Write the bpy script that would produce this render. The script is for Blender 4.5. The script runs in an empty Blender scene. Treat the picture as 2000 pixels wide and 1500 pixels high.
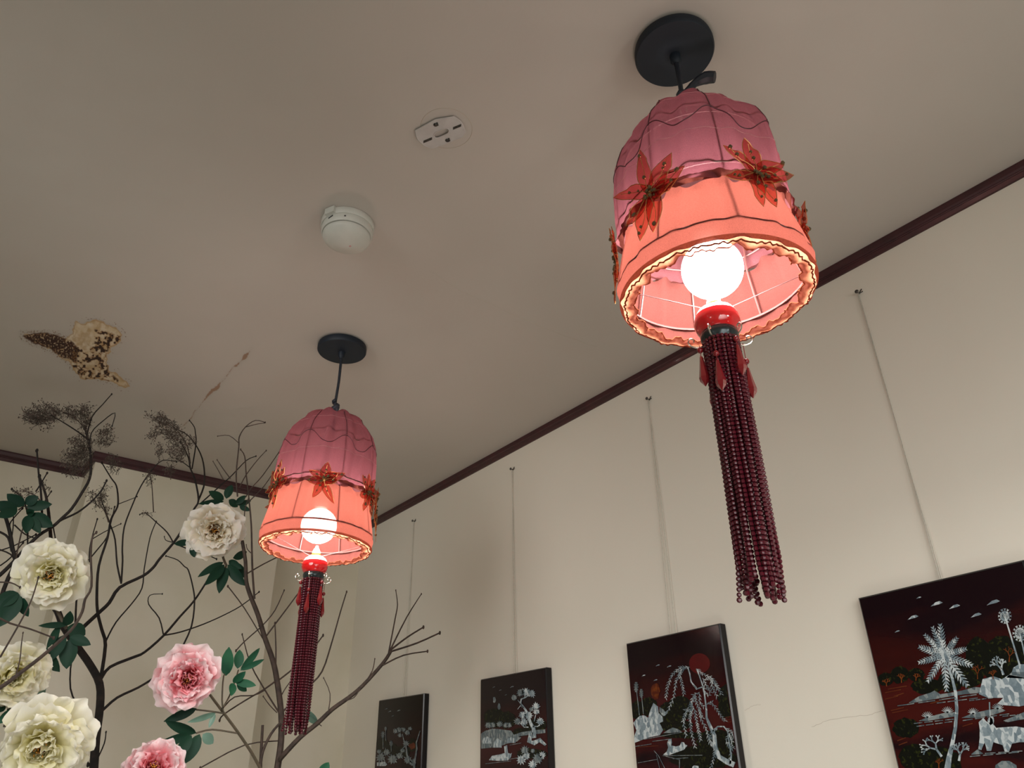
import bpy, math, random
import numpy as np
from mathutils import Vector, Matrix, Quaternion, Euler
random.seed(7); RNG = np.random.RandomState(5)
S = bpy.context.scene
C = S.collection
PI = math.pi
CAM = np.array([0.0, 0.0, 1.55]); HC = 1.10; CZ = 2.65          # camera, ceiling above it
FPX = 1489.0
# ---------------------------------------------------------------- camera
def _n(v): return v/np.linalg.norm(v)
_Z = _n(np.array([-43., 2661., FPX])); _Y = np.array([-1339., -855., FPX]); _Y = _n(_Y-_Z*_Y.dot(_Z)); _X = -np.cross(_Y, _Z)
RM = np.array([_X, _Y, _Z])                                        # world = RM @ (right, up, forward)
cd = bpy.data.cameras.new('camera'); cam = bpy.data.objects.new('camera', cd); C.objects.link(cam)
cd.sensor_width = 36; cd.lens = 36*FPX/2000; cd.clip_start = .02; cd.clip_end = 50
m = Matrix.Identity(4)
for r in range(3):
    m[r][0] = RM[r][0]; m[r][1] = RM[r][1]; m[r][2] = -RM[r][2]; m[r][3] = CAM[r]
cam.matrix_world = m; S.camera = cam
# ---------------------------------------------------------------- world, light, exposure
w = bpy.data.worlds.new('room_dark'); S.world = w; w.use_nodes = True
w.node_tree.nodes['Background'].inputs[0].default_value = (.02, .02, .02, 1); w.node_tree.nodes['Background'].inputs[1].default_value = 1
S.view_settings.view_transform = 'Standard'; S.view_settings.look = 'None'
S.view_settings.exposure = 0.10; S.view_settings.gamma = 1; S.view_settings.use_curve_mapping = False
BULB = 128.0
def add_fill_light(name, loc, power, col, size):
    ld = bpy.data.lights.new(name, 'POINT'); ld.energy = power; ld.color = col; ld.shadow_soft_size = size
    o = bpy.data.objects.new(name, ld); C.objects.link(o); o.location = loc; return o
# added fill lights with no visible fitting, behind, left of and below the view
add_fill_light('fill_light', (.73, -.95, 2.10), 9, (.95, .99, .97), .10)
add_fill_light('fill_light', (-1.35, .2, 2.05), 3.5, (.95, .99, .97), .12)
add_fill_light('fill_light', (-1.2, -2.2, 2.1), 10, (.95, .99, .97), .16)
add_fill_light('low_fill_light', (.35, .2, .55), 9.0, (.95, .99, .97), .25)  # low fill light, added below the frame

def wall_spot(loc, aim, power, col, size, cone):  # unseen spot added out of frame to brighten the walls
    ld = bpy.data.lights.new('wall_fill_spot', 'SPOT'); ld.energy = power; ld.color = col; ld.shadow_soft_size = size
    ld.spot_size = math.radians(cone); ld.spot_blend = 1.0
    o = bpy.data.objects.new('wall_fill_spot', ld); C.objects.link(o); o.location = loc
    o.rotation_euler = (Vector(aim)-Vector(loc)).to_track_quat('-Z', 'Y').to_euler()
wall_spot((-.45, .95, 2.30), (1.25, 2.65, 1.45), 56, (1, .99, .96), .45, 105)
wall_spot((.35, -.45, 1.75), (1.48, 1.0, 1.35), 44, (1, .995, .97), .45, 100)
# ---------------------------------------------------------------- helpers
def pray(px, py): return RM @ np.array([px-1000., 750.-py, FPX])
XW = 1.485; YB = 2.955; YP = 2.78
def at(px, py, Y):
    d = pray(px, py); t = Y/d[1]
    if d[2] > 0: t = min(t, (HC-.012)/d[2])
    if d[0] > 0: t = min(t, (XW-.09)/d[0])
    return CAM + d*t
def on(px, py, ax, val):
    d = pray(px, py); return CAM + d*((val-CAM[ax])/d[ax])
def pxsize(p): return np.linalg.norm(p-CAM)/FPX*.93

class MB:
    def __init__(s): s.v = []; s.f = []; s.uv = None
    def add(s, vs, fs):
        n = len(s.v); s.v.extend([tuple(map(float, a)) for a in vs]); s.f.extend([tuple(n+i for i in f) for f in fs]); return s
    def tube(s, pts, rad, seg=6, caps=True, smooth=0):
        P = [np.array(p, float) for p in pts]
        if np.isscalar(rad): rad = [rad]*len(P)
        rad = list(rad)
        if len(rad) != len(P): rad = list(np.interp(np.linspace(0, 1, len(P)), np.linspace(0, 1, len(rad)), rad))
        if smooth and len(P) > 2:
            Q, Rr = [], []
            for i in range(len(P)-1):
                p0 = P[max(i-1, 0)]; p1 = P[i]; p2 = P[i+1]; p3 = P[min(i+2, len(P)-1)]
                for k in range(smooth):
                    t = k/smooth
                    Q.append(.5*((2*p1)+(-p0+p2)*t+(2*p0-5*p1+4*p2-p3)*t*t+(-p0+3*p1-3*p2+p3)*t**3)); Rr.append(rad[i]*(1-t)+rad[i+1]*t)
            Q.append(P[-1]); Rr.append(rad[-1]); P, rad = Q, Rr
        vs, fs = [], []
        up = None
        for i, p in enumerate(P):
            t = P[min(i+1, len(P)-1)]-P[max(i-1, 0)]; t = t/(np.linalg.norm(t)+1e-12)
            if up is None:
                up = np.array([0, 0, 1.]) if abs(t[2]) < .9 else np.array([1., 0, 0])
            a = np.cross(t, up); a /= np.linalg.norm(a)+1e-12; b = np.cross(a, t); up = b
            for k in range(seg):
                an = 2*PI*k/seg; vs.append(p+rad[i]*(math.cos(an)*a+math.sin(an)*b))
        for i in range(len(P)-1):
            for k in range(seg):
                k2 = (k+1) % seg; fs.append((i*seg+k, i*seg+k2, (i+1)*seg+k2, (i+1)*seg+k))
        if caps: fs.append(tuple(range(seg))[::-1]); fs.append(tuple((len(P)-1)*seg+k for k in range(seg)))
        return s.add(vs, fs)
    def ring(s, c, R, r, seg=48, ts=6, fn=None):
        vs, fs = [], []
        for i in range(seg):
            a = 2*PI*i/seg; dR, dz = fn(a) if fn else (0, 0)
            for k in range(ts):
                b = 2*PI*k/ts; rr = R+dR+r*math.cos(b)
                vs.append((c[0]+rr*math.cos(a), c[1]+rr*math.sin(a), c[2]+dz+r*math.sin(b)))
        for i in range(seg):
            for k in range(ts):
                fs.append((i*ts+k, ((i+1) % seg)*ts+k, ((i+1) % seg)*ts+(k+1) % ts, i*ts+(k+1) % ts))
        return s.add(vs, fs)
    def lathe(s, prof, c=(0, 0, 0), seg=32):
        vs, fs = [], []
        for (r, z) in prof:
            for k in range(seg):
                a = 2*PI*k/seg; vs.append((c[0]+r*math.cos(a), c[1]+r*math.sin(a), c[2]+z))
        for i in range(len(prof)-1):
            for k in range(seg):
                k2 = (k+1) % seg; fs.append((i*seg+k, i*seg+k2, (i+1)*seg+k2, (i+1)*seg+k))
        fs.append(tuple(range(seg))); fs.append(tuple((len(prof)-1)*seg+k for k in range(seg))[::-1])
        return s.add(vs, fs)
    def box(s, a, b):
        x0, y0, z0 = a; x1, y1, z1 = b
        return s.add([(x0, y0, z0), (x1, y0, z0), (x1, y1, z0), (x0, y1, z0), (x0, y0, z1), (x1, y0, z1), (x1, y1, z1), (x0, y1, z1)],
                     [(0, 3, 2, 1), (4, 5, 6, 7), (0, 1, 5, 4), (1, 2, 6, 5), (2, 3, 7, 6), (3, 0, 4, 7)])
    def ball(s, c, r, lat=5, lon=7, sc=(1, 1, 1)):
        vs = [(c[0], c[1], c[2]+r*sc[2])]; fs = []
        for i in range(1, lat):
            ph = PI*i/lat
            for k in range(lon):
                a = 2*PI*k/lon; vs.append((c[0]+r*sc[0]*math.sin(ph)*math.cos(a), c[1]+r*sc[1]*math.sin(ph)*math.sin(a), c[2]+r*sc[2]*math.cos(ph)))
        vs.append((c[0], c[1], c[2]-r*sc[2])); e = len(vs)-1
        for k in range(lon):
            k2 = (k+1) % lon; fs.append((0, 1+k, 1+k2)); fs.append((e, 1+(lat-2)*lon+k2, 1+(lat-2)*lon+k))
            for i in range(lat-2): fs.append((1+i*lon+k, 1+(i+1)*lon+k, 1+(i+1)*lon+k2, 1+i*lon+k2))
        return s.add(vs, fs)
    def extr(s, P, off):                                            # polygon P (3D) extruded along off
        n = len(P); P = [np.array(p) for p in P]; vs = P+[p+np.array(off) for p in P]
        fs = [tuple(range(n))[::-1], tuple(range(n, 2*n))]+[(i, (i+1) % n, n+(i+1) % n, n+i) for i in range(n)]
        return s.add(vs, fs)
    def mesh(s, name, mat, off=(0, 0, 0), smooth=True):
        me = bpy.data.meshes.new(name); o = np.array(off)
        me.from_pydata([tuple(np.array(v)-o) for v in s.v], [], s.f)
        if mat: me.materials.append(mat)
        if smooth:
            me.polygons.foreach_set('use_smooth', [True]*len(me.polygons))
            try: me.set_sharp_from_angle(angle=math.radians(40))
            except Exception: pass
        me.update(); return me
    def build(s, name, mat, parent=None, off=None, smooth=True):
        if off is None: off = tuple(parent['origin']) if parent is not None and 'origin' in parent else (0, 0, 0)
        return link(name, s.mesh(name, mat, off, smooth), parent)
def link(name, me, parent=None, loc=None, rot=None):
    o = bpy.data.objects.new(name, me); C.objects.link(o)
    if parent is not None: o.parent = parent
    if loc is not None: o.location = loc
    if rot is not None: o.rotation_euler = rot
    return o
def thing(name, loc, label, cat, group=None):
    o = bpy.data.objects.new(name, None); C.objects.link(o); o.location = tuple(loc); o.empty_display_size = .05
    o['origin'] = [float(a) for a in loc]; o['label'] = label; o['category'] = cat
    if group: o['group'] = group
    return o
def struct(o, label=None):
    o['kind'] = 'structure'
    if label: o['label'] = label
    return o

# ---------------------------------------------------------------- materials
def mat(name, col, rough=.6, metal=0., noise=None, bump=None, coat=0., spec=.5, trans=0., coord='Object'):
    m = bpy.data.materials.new(name); m.use_nodes = True; nt = m.node_tree; N = nt.nodes; L = nt.links
    b = N['Principled BSDF']; b.inputs['Base Color'].default_value = (*col, 1); b.inputs['Roughness'].default_value = rough
    b.inputs['Metallic'].default_value = metal; b.inputs['Coat Weight'].default_value = coat; b.inputs['Coat Roughness'].default_value = .06
    b.inputs['Specular IOR Level'].default_value = spec; b.inputs['Transmission Weight'].default_value = trans
    tc = N.new('ShaderNodeTexCoord')
    if noise:
        sc, c2, lo, hi = noise
        nz = N.new('ShaderNodeTexNoise'); nz.inputs['Scale'].default_value = sc; nz.inputs['Detail'].default_value = 5
        L.new(tc.outputs[coord], nz.inputs['Vector'])
        rp = N.new('ShaderNodeMapRange'); rp.inputs[1].default_value = lo; rp.inputs[2].default_value = hi; L.new(nz.outputs[0], rp.inputs[0])
        mx = N.new('ShaderNodeMix'); mx.data_type = 'RGBA'; mx.inputs['A'].default_value = (*col, 1); mx.inputs['B'].default_value = (*c2, 1)
        L.new(rp.outputs[0], mx.inputs['Factor']); L.new(mx.outputs['Result'], b.inputs['Base Color'])
    if bump:
        n2 = N.new('ShaderNodeTexNoise'); n2.inputs['Scale'].default_value = bump[0]; n2.inputs['Detail'].default_value = 6
        L.new(tc.outputs[coord], n2.inputs['Vector'])
        bp = N.new('ShaderNodeBump'); bp.inputs['Strength'].default_value = bump[1]; bp.inputs['Distance'].default_value = bump[2]
        L.new(n2.outputs[0], bp.inputs['Height']); L.new(bp.outputs[0], b.inputs['Normal'])
    return m
def emit(name, col, st):
    m = bpy.data.materials.new(name); m.use_nodes = True; N = m.node_tree.nodes; N.clear()
    e = N.new('ShaderNodeEmission'); e.inputs[0].default_value = (*col, 1); e.inputs[1].default_value = st
    o = N.new('ShaderNodeOutputMaterial'); m.node_tree.links.new(e.outputs[0], o.inputs[0]); return m
def cloth(name, col, tcol, sheer, tl=.55, weave=900, tint=(.95, .62, .58)):
    """woven fabric lit through: diffuse + translucent + a little see-through"""
    m = bpy.data.materials.new(name); m.use_nodes = True; nt = m.node_tree; N = nt.nodes; L = nt.links; N.clear()
    d = N.new('ShaderNodeBsdfDiffuse'); t = N.new('ShaderNodeBsdfTranslucent'); p = N.new('ShaderNodeBsdfTransparent')
    tc = N.new('ShaderNodeTexCoord'); nz = N.new('ShaderNodeTexNoise'); nz.inputs['Scale'].default_value = weave; nz.inputs['Detail'].default_value = 3
    L.new(tc.outputs['Object'], nz.inputs['Vector'])
    rp = N.new('ShaderNodeMapRange'); rp.inputs[1].default_value = .3; rp.inputs[2].default_value = .7; L.new(nz.outputs[0], rp.inputs[0])
    for bs, c in ((d, col), (t, tcol)):
        mx = N.new('ShaderNodeMix'); mx.data_type = 'RGBA'; mx.inputs['A'].default_value = tuple(x*.8 for x in c)+(1,); mx.inputs['B'].default_value = tuple(min(1, x*1.1) for x in c)+(1,)
        L.new(rp.outputs[0], mx.inputs['Factor']); L.new(mx.outputs['Result'], bs.inputs['Color'])
    p.inputs[0].default_value = (*tint, 1)
    m1 = N.new('ShaderNodeMixShader'); m1.inputs[0].default_value = tl; L.new(d.outputs[0], m1.inputs[1]); L.new(t.outputs[0], m1.inputs[2])
    m2 = N.new('ShaderNodeMixShader'); m2.inputs[0].default_value = sheer; L.new(m1.outputs[0], m2.inputs[1]); L.new(p.outputs[0], m2.inputs[2])
    o = N.new('ShaderNodeOutputMaterial'); L.new(m2.outputs[0], o.inputs[0]); return m
CEILC = (.56, .515, .465)
M = dict(
 ceil=mat('ceiling_paint', CEILC, .75, noise=(1.6, (.53, .48, .43), .35, .7), bump=(14, .35, .004)),
 wall=mat('wall_paint', (.79, .745, .65), .7, noise=(1.3, (.76, .71, .61), .35, .7), bump=(60, .12, .002)),
 oldwall=mat('back_wall_paint', (.72, .665, .55), .7, noise=(3.2, (.65, .60, .47), .42, .68), bump=(9, .3, .004)),
 floor=mat('floor_tile', (.52, .50, .46), .4, noise=(5, (.46, .44, .40), .3, .7)),
 trim=mat('maroon_trim', (.055, .010, .014), .38, noise=(30, (.035, .007, .010), .3, .7), coat=.3),
 black=mat('black_metal', (.0015, .007, .016), .6, noise=(20, (.003, .009, .020), .3, .7)),
 cord=mat('black_cord', (.008, .012, .02), .5, noise=(90, (.016, .02, .03), .3, .7)),
 white=mat('detector_plastic', (.60, .60, .545), .45, noise=(25, (.55, .55, .50), .35, .65)),
 grey=mat('plate_plastic', (.58, .55, .53), .5, noise=(40, (.50, .47, .45), .35, .65)),
 dark=mat('dark_slot', (.03, .03, .03), .6, noise=(60, (.05, .05, .05), .3, .7)),
 screw=mat('screw_metal', (.12, .11, .10), .35, metal=.9, noise=(200, (.05, .05, .05), .3, .7)),
 upper=cloth('shade_cloth_upper', (.26, .08, .09), (.135, .040, .050), .22, .5, tint=(.9, .72, .68)),
 skirt=cloth('shade_cloth_skirt', (.15, .045, .038), (.135, .034, .024), .022, .5),
 lace=cloth('lace_ruffle', (.30, .10, .065), (.50, .19, .105), .05, .6, 400),
 edging=cloth('ruffle_edging', (.26, .07, .035), (.30, .08, .035), .02, .5, 400),
 organza=cloth('organza_leaf', (.30, .035, .03), (.16, .03, .018), .58, .5, 500, tint=(1, .42, .34)),
 wirep=mat('pink_wire', (.16, .05, .045), .5, noise=(60, (.12, .04, .036), .3, .7)),
 gold=mat('gold_wire', (.55, .30, .10), .35, metal=.8, noise=(120, (.40, .2, .07), .3, .7)),
 sequin=mat('bronze_bead', (.12, .09, .045), .22, metal=.6, noise=(150, (.22, .16, .08), .3, .7)),
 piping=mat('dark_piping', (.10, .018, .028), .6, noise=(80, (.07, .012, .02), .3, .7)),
 thread=mat('pale_thread', (.45, .22, .21), .6, noise=(80, (.38, .18, .18), .3, .7)),
 socket=mat('socket_plastic', (.25, .22, .2), .5, noise=(30, (.2, .18, .16), .3, .7)),
 bulb=emit('bulb_glow', (1, .985, .95), BULB),
 bulb2=emit('bulb_glow_warm', (1, .965, .90), BULB),
 redglaze=mat('red_glaze', (.72, .008, .012), .12, noise=(60, (.5, .01, .012), .4, .7), coat=.6),
 cream=mat('cream_glaze', (.88, .84, .78), .2, noise=(40, (.8, .76, .68), .4, .7), coat=.4),
 amber=mat('amber_collar', (.65, .25, .02), .3, noise=(60, (.5, .2, .02), .4, .7)),
 cap=mat('tassel_cap', (.02, .03, .035), .22, metal=.5, noise=(60, (.04, .05, .05), .3, .7)),
 silver=mat('silver_scroll', (.70, .66, .58), .25, metal=1, noise=(90, (.5, .46, .4), .3, .7)),
 crystal=mat('red_crystal', (.26, .012, .016), .15, noise=(60, (.2, .01, .014), .3, .7), trans=.2, coat=.2),
 bead=mat('garnet_bead', (.060, .005, .011), .28, noise=(220, (.10, .006, .015), .3, .7), spec=.4),
 bark=mat('branch_bark', (.008, .0055, .005), .85, noise=(70, (.022, .014, .011), .4, .7), bump=(120, .5, .002)),
 bark2=mat('branch_bark_brown', (.060, .038, .028), .8, noise=(60, (.028, .018, .014), .4, .7), bump=(120, .5, .002)),
 dried=mat('dried_florets', (.085, .060, .048), .85, noise=(60, (.04, .032, .022), .35, .65)),
 leaf=mat('dark_leaf', (.006, .036, .018), .6, spec=.25, noise=(25, (.005, .030, .018), .35, .65)),
 leafg=mat('green_leaf', (.016, .10, .045), .6, spec=.25, noise=(25, (.012, .075, .04), .35, .65)),
 leafp=mat('pale_leaf', (.12, .22, .17), .5, noise=(25, (.08, .15, .11), .35, .65)),
 stem=mat('peony_stem', (.060, .050, .030), .6, noise=(60, (.09, .065, .04), .35, .65)),
 panelb=mat('black_lacquer', (.004, .003, .004), .2, noise=(20, (.006, .004, .005), .4, .7), spec=.3),
 bush=mat('painted_bush', (.004, .005, .003), .25, noise=(160, (.022, .026, .005), .56, .66), spec=.25),
 orange=mat('painted_orange', (.20, .045, .008), .3, noise=(60, (.12, .03, .006), .4, .7), spec=.3),
 ember=mat('painted_ripple', (.085, .016, .006), .25, noise=(60, (.12, .03, .01), .4, .7), spec=.3),
 moon=mat('painted_moon', (.085, .005, .006), .16, noise=(40, (.07, .004, .005), .4, .7), spec=.3),
 crack=mat('hairline_crack', (.48, .42, .34), .8, noise=(60, (.58, .52, .43), .3, .7)),
)
def lacquer(name, red, dark, offs):
    """dark lacquer with a smoky red sky: bands down the panel, broken up by noise (panel-local z in metres)"""
    m = bpy.data.materials.new(name); m.use_nodes = True; nt = m.node_tree; N = nt.nodes; L = nt.links; b = N['Principled BSDF']
    b.inputs['Roughness'].default_value = .14; b.inputs['Specular IOR Level'].default_value = .28; b.inputs['Coat Weight'].default_value = .08; b.inputs['Coat Roughness'].default_value = .03
    tc = N.new('ShaderNodeTexCoord'); mp = N.new('ShaderNodeMapping'); mp.inputs['Scale'].default_value = (1, 3, 11); mp.inputs['Location'].default_value = (0, offs, offs*.7)
    L.new(tc.outputs['Object'], mp.inputs[0]); nz = N.new('ShaderNodeTexNoise'); nz.inputs['Scale'].default_value = 1.9; nz.inputs['Detail'].default_value = 5
    L.new(mp.outputs[0], nz.inputs['Vector'])
    sp = N.new('ShaderNodeSeparateXYZ'); L.new(tc.outputs['Object'], sp.inputs[0])
    ma = N.new('ShaderNodeMath'); ma.operation = 'MULTIPLY_ADD'; ma.inputs[1].default_value = .16; L.new(nz.outputs[0], ma.inputs[0]); L.new(sp.outputs[2], ma.inputs[2])
    mr = N.new('ShaderNodeMapRange'); mr.inputs[1].default_value = .08; mr.inputs[2].default_value = -.42; L.new(ma.outputs[0], mr.inputs[0])
    cr = N.new('ShaderNodeValToRGB'); e = cr.color_ramp.elements
    e[0].position = .0; e[0].color = (*dark, 1); e[1].position = 1; e[1].color = (*[x*.7 for x in dark], 1)
    for p, c in ((.12, dark), (.26, tuple(x*.6 for x in red)), (.36, red), (.46, tuple(x*.8 for x in red)), (.53, dark), (.62, tuple(x*.9 for x in red)), (.72, dark), (.84, tuple(x*.7 for x in red))):
        k = e.new(p); k.color = (*c, 1)
    L.new(mr.outputs[0], cr.inputs[0]); L.new(cr.outputs[0], b.inputs['Base Color']); return m
def pearl(name, a, b, c):
    m = bpy.data.materials.new(name); m.use_nodes = True; nt = m.node_tree; N = nt.nodes; L = nt.links; p = N['Principled BSDF']
    p.inputs['Roughness'].default_value = .3; p.inputs['Specular IOR Level'].default_value = .5; p.inputs['Coat Weight'].default_value = .2
    tc = N.new('ShaderNodeTexCoord'); vo = N.new('ShaderNodeTexVoronoi'); vo.inputs['Scale'].default_value = 170; nz = N.new('ShaderNodeTexNoise'); nz.inputs['Scale'].default_value = 260; nz.inputs['Detail'].default_value = 3
    mp = N.new('ShaderNodeMapping'); mp.inputs['Scale'].default_value = (1, 1, .55); mp.inputs['Rotation'].default_value = (.6, 0, 0); L.new(tc.outputs['Object'], mp.inputs[0]); L.new(mp.outputs[0], vo.inputs['Vector']); L.new(tc.outputs['Object'], nz.inputs['Vector'])
    sp = N.new('ShaderNodeSeparateColor'); L.new(vo.outputs['Color'], sp.inputs[0])
    ma = N.new('ShaderNodeMath'); ma.operation = 'MULTIPLY_ADD'; ma.inputs[1].default_value = .55; L.new(nz.outputs[0], ma.inputs[0]); L.new(sp.outputs[0], ma.inputs[2])
    cr = N.new('ShaderNodeValToRGB'); e = cr.color_ramp.elements; e[0].position = .3; e[0].color = (*a, 1); e[1].position = 1.2; e[1].color = (*c, 1); k = e.new(.75); k.color = (*b, 1)
    L.new(ma.outputs[0], cr.inputs[0]); L.new(cr.outputs[0], p.inputs['Base Color']); return m
M['nacre'] = pearl('mother_of_pearl', (.13, .18, .21), (.24, .30, .33), (.50, .55, .56)); M['nacreg'] = pearl('grey_shell', (.06, .085, .10), (.11, .145, .16), (.22, .25, .25))
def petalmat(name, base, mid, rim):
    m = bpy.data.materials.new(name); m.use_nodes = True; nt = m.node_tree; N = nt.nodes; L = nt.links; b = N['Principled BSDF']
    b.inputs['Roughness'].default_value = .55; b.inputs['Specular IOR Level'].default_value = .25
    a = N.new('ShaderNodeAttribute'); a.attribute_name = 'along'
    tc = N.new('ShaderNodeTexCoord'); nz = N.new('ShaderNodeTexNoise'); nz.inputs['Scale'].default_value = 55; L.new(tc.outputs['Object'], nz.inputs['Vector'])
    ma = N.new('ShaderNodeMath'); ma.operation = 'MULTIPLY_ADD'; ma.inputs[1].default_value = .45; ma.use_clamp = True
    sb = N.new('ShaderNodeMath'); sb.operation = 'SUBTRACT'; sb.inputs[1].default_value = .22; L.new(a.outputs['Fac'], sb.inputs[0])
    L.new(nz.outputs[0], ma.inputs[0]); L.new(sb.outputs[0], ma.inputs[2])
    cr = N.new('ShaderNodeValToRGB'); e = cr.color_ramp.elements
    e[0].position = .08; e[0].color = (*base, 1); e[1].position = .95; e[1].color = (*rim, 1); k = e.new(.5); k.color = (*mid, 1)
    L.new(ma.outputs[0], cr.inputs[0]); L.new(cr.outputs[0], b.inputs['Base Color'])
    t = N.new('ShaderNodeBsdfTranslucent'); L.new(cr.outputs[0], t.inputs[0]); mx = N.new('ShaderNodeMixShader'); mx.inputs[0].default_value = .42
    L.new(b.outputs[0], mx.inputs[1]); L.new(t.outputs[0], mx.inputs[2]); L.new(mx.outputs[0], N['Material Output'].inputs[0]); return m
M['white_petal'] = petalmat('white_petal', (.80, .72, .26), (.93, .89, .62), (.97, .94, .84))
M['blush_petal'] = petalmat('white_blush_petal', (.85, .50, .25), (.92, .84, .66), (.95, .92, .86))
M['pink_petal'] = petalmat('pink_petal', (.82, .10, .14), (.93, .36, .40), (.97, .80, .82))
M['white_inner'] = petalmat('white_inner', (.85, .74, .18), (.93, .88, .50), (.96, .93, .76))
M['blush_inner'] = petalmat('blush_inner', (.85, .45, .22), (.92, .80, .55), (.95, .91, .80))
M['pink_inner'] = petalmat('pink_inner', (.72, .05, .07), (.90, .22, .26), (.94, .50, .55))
M['stamen'] = mat('stamen_yellow', (.62, .30, .02), .6, noise=(90, (.35, .10, .02), .4, .65))

# ---------------------------------------------------------------- room shell
X0, Y0 = -2.6, -3.4
def slab(name, a, b, mt, label=None): return struct(MB().box(a, b).build(name, mt, smooth=False), label)
slab('floor', (X0, Y0, -.10), (XW, YB, 0), M['floor'])
slab('wall_right', (XW, Y0, 0), (XW+.12, YB+.12, CZ), M['wall'])
slab('wall_back', (X0, YB, 0), (XW, YB+.12, CZ), M['oldwall'])
slab('wall_left', (X0-.12, Y0, 0), (X0, YB+.12, CZ), M['wall'])
slab('wall_front', (X0-.12, Y0-.12, 0), (XW+.12, Y0, CZ), M['wall'])
PX0, PX1 = .370, 1.056
slab('wall_pier', (PX0, YP, 0), (PX1, YB-.0005, CZ-.0005), M['oldwall'], 'cream pier standing proud of the back wall behind the branches')
ceiling = slab('ceiling', (X0, Y0, CZ), (XW, YB, CZ+.1), M['ceil'])
ceiling['origin'] = [0, 0, 0]
# crown moulding with stepped profile; prof: (out from wall, below ceiling)
TP = [(0, 0), (.013, 0), (.013, .004), (.0115, .013), (.0085, .0165), (.0095, .0180), (.0075, .0205), (.0085, .0220), (.004, .0285), (0, .0300)]
def mould(name, p0, p1, outv, scale=1.0):
    p0 = np.array(p0, float); p1 = np.array(p1, float); o = np.array(outv, float); mb = MB(); n = len(TP); vs = []
    for p in (p0, p1):
        for (a, d) in TP: vs.append(p+o*a*scale+np.array([0, 0, -d*scale-.0003]))
    mb.add(vs, [(i, (i+1) % n, n+(i+1) % n, n+i) for i in range(n)]+[tuple(range(n))[::-1], tuple(range(n, 2*n))])
    return struct(mb.build(name, M['trim'], smooth=False))
mould('trim_1', (XW, Y0, CZ), (XW, YB, CZ), (-1, 0, 0))
mould('trim_2', (PX1, YB, CZ), (XW-.013, YB, CZ), (0, -1, 0))
mould('trim_3', (PX0-.013, YP, CZ), (PX1+.013, YP, CZ), (0, -1, 0), 1.1)
mould('trim_4', (X0, YB, CZ), (PX0, YB, CZ), (0, -1, 0), 1.1)
mould('trim_5', (PX0, YP, CZ), (PX0, YB-.014, CZ), (-1, 0, 0), 1.1)

# ceiling water stain: a thin blistered skin of paint, colour from point attribute
def vnoise(x, y, seed=0):
    xi = np.floor(x).astype(int); yi = np.floor(y).astype(int); xf = x-xi; yf = y-yi
    def h(a, b): 
        n = np.sin(a*127.1+b*311.7+seed*74.7)*43758.5453; return n-np.floor(n)
    u = xf*xf*(3-2*xf); v = yf*yf*(3-2*yf)
    return (h(xi, yi)*(1-u)+h(xi+1, yi)*u)*(1-v)+(h(xi, yi+1)*(1-u)+h(xi+1, yi+1)*u)*v
def fbm(x, y, s=0, o=4): return sum(vnoise(x*2**i, y*2**i, s+i)*.5**(i+1) for i in range(o))/(1-.5**o)
def polysdf(P, x, y):
    P = np.array(P, float); d = np.full(x.shape, 1e9); ins = np.zeros(x.shape, bool); n = len(P)
    for i in range(n):
        a = P[i]; b = P[(i+1) % n]; e = b-a; wx = x-a[0]; wy = y-a[1]
        t = np.clip((wx*e[0]+wy*e[1])/(e.dot(e)), 0, 1); d = np.minimum(d, np.hypot(wx-e[0]*t, wy-e[1]*t))
        c = ((a[1] > y) != (b[1] > y)) & (x < (b[0]-a[0])*(y-a[1])/(b[1]-a[1]+1e-12)+a[0]); ins ^= c
    return np.where(ins, d, -d)
def stain(name, fn, box, step, thick=.0004):
    """mesh over the pixel box, laid flat on the ceiling; fn(px,py) -> rgb, mask"""
    xs = np.arange(box[0], box[2], step); ys = np.arange(box[1], box[3], step); gx, gy = np.meshgrid(xs, ys)
    rgb, mask = fn(gx, gy)
    W = len(xs); idx = -np.ones(gx.shape, int); vs, cols = [], []
    cell = (mask[:-1, :-1] | mask[1:, :-1] | mask[:-1, 1:] | mask[1:, 1:])
    need = np.zeros(gx.shape, bool); need[:-1, :-1] |= cell; need[1:, :-1] |= cell; need[:-1, 1:] |= cell; need[1:, 1:] |= cell
    for j, i in np.argwhere(need):
        idx[j, i] = len(vs); p = on(gx[j, i], gy[j, i], 2, CZ-thick); vs.append(p); cols.append((*rgb[j, i], 1))
    fs = [(idx[j, i], idx[j+1, i], idx[j+1, i+1], idx[j, i+1]) for j, i in np.argwhere(cell)]
    me = bpy.data.meshes.new(name); me.from_pydata([tuple(v) for v in vs], [], fs)
    at_ = me.color_attributes.new('stain', 'FLOAT_COLOR', 'POINT'); at_.data.foreach_set('color', np.array(cols, np.float32).ravel())
    mm = mat(name+'_paint', (.5, .4, .3), .8); N = mm.node_tree.nodes; a = N.new('ShaderNodeAttribute'); a.attribute_name = 'stain'
    mm.node_tree.links.new(a.outputs['Color'], N['Principled BSDF'].inputs['Base Color']); me.materials.append(mm)
    return link(name, me, ceiling)
def lerp(a, b, t): t = np.clip(t, 0, 1)[..., None]; return np.array(a)*(1-t)+b*t
CB = np.array([.545, .50, .45])
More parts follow.
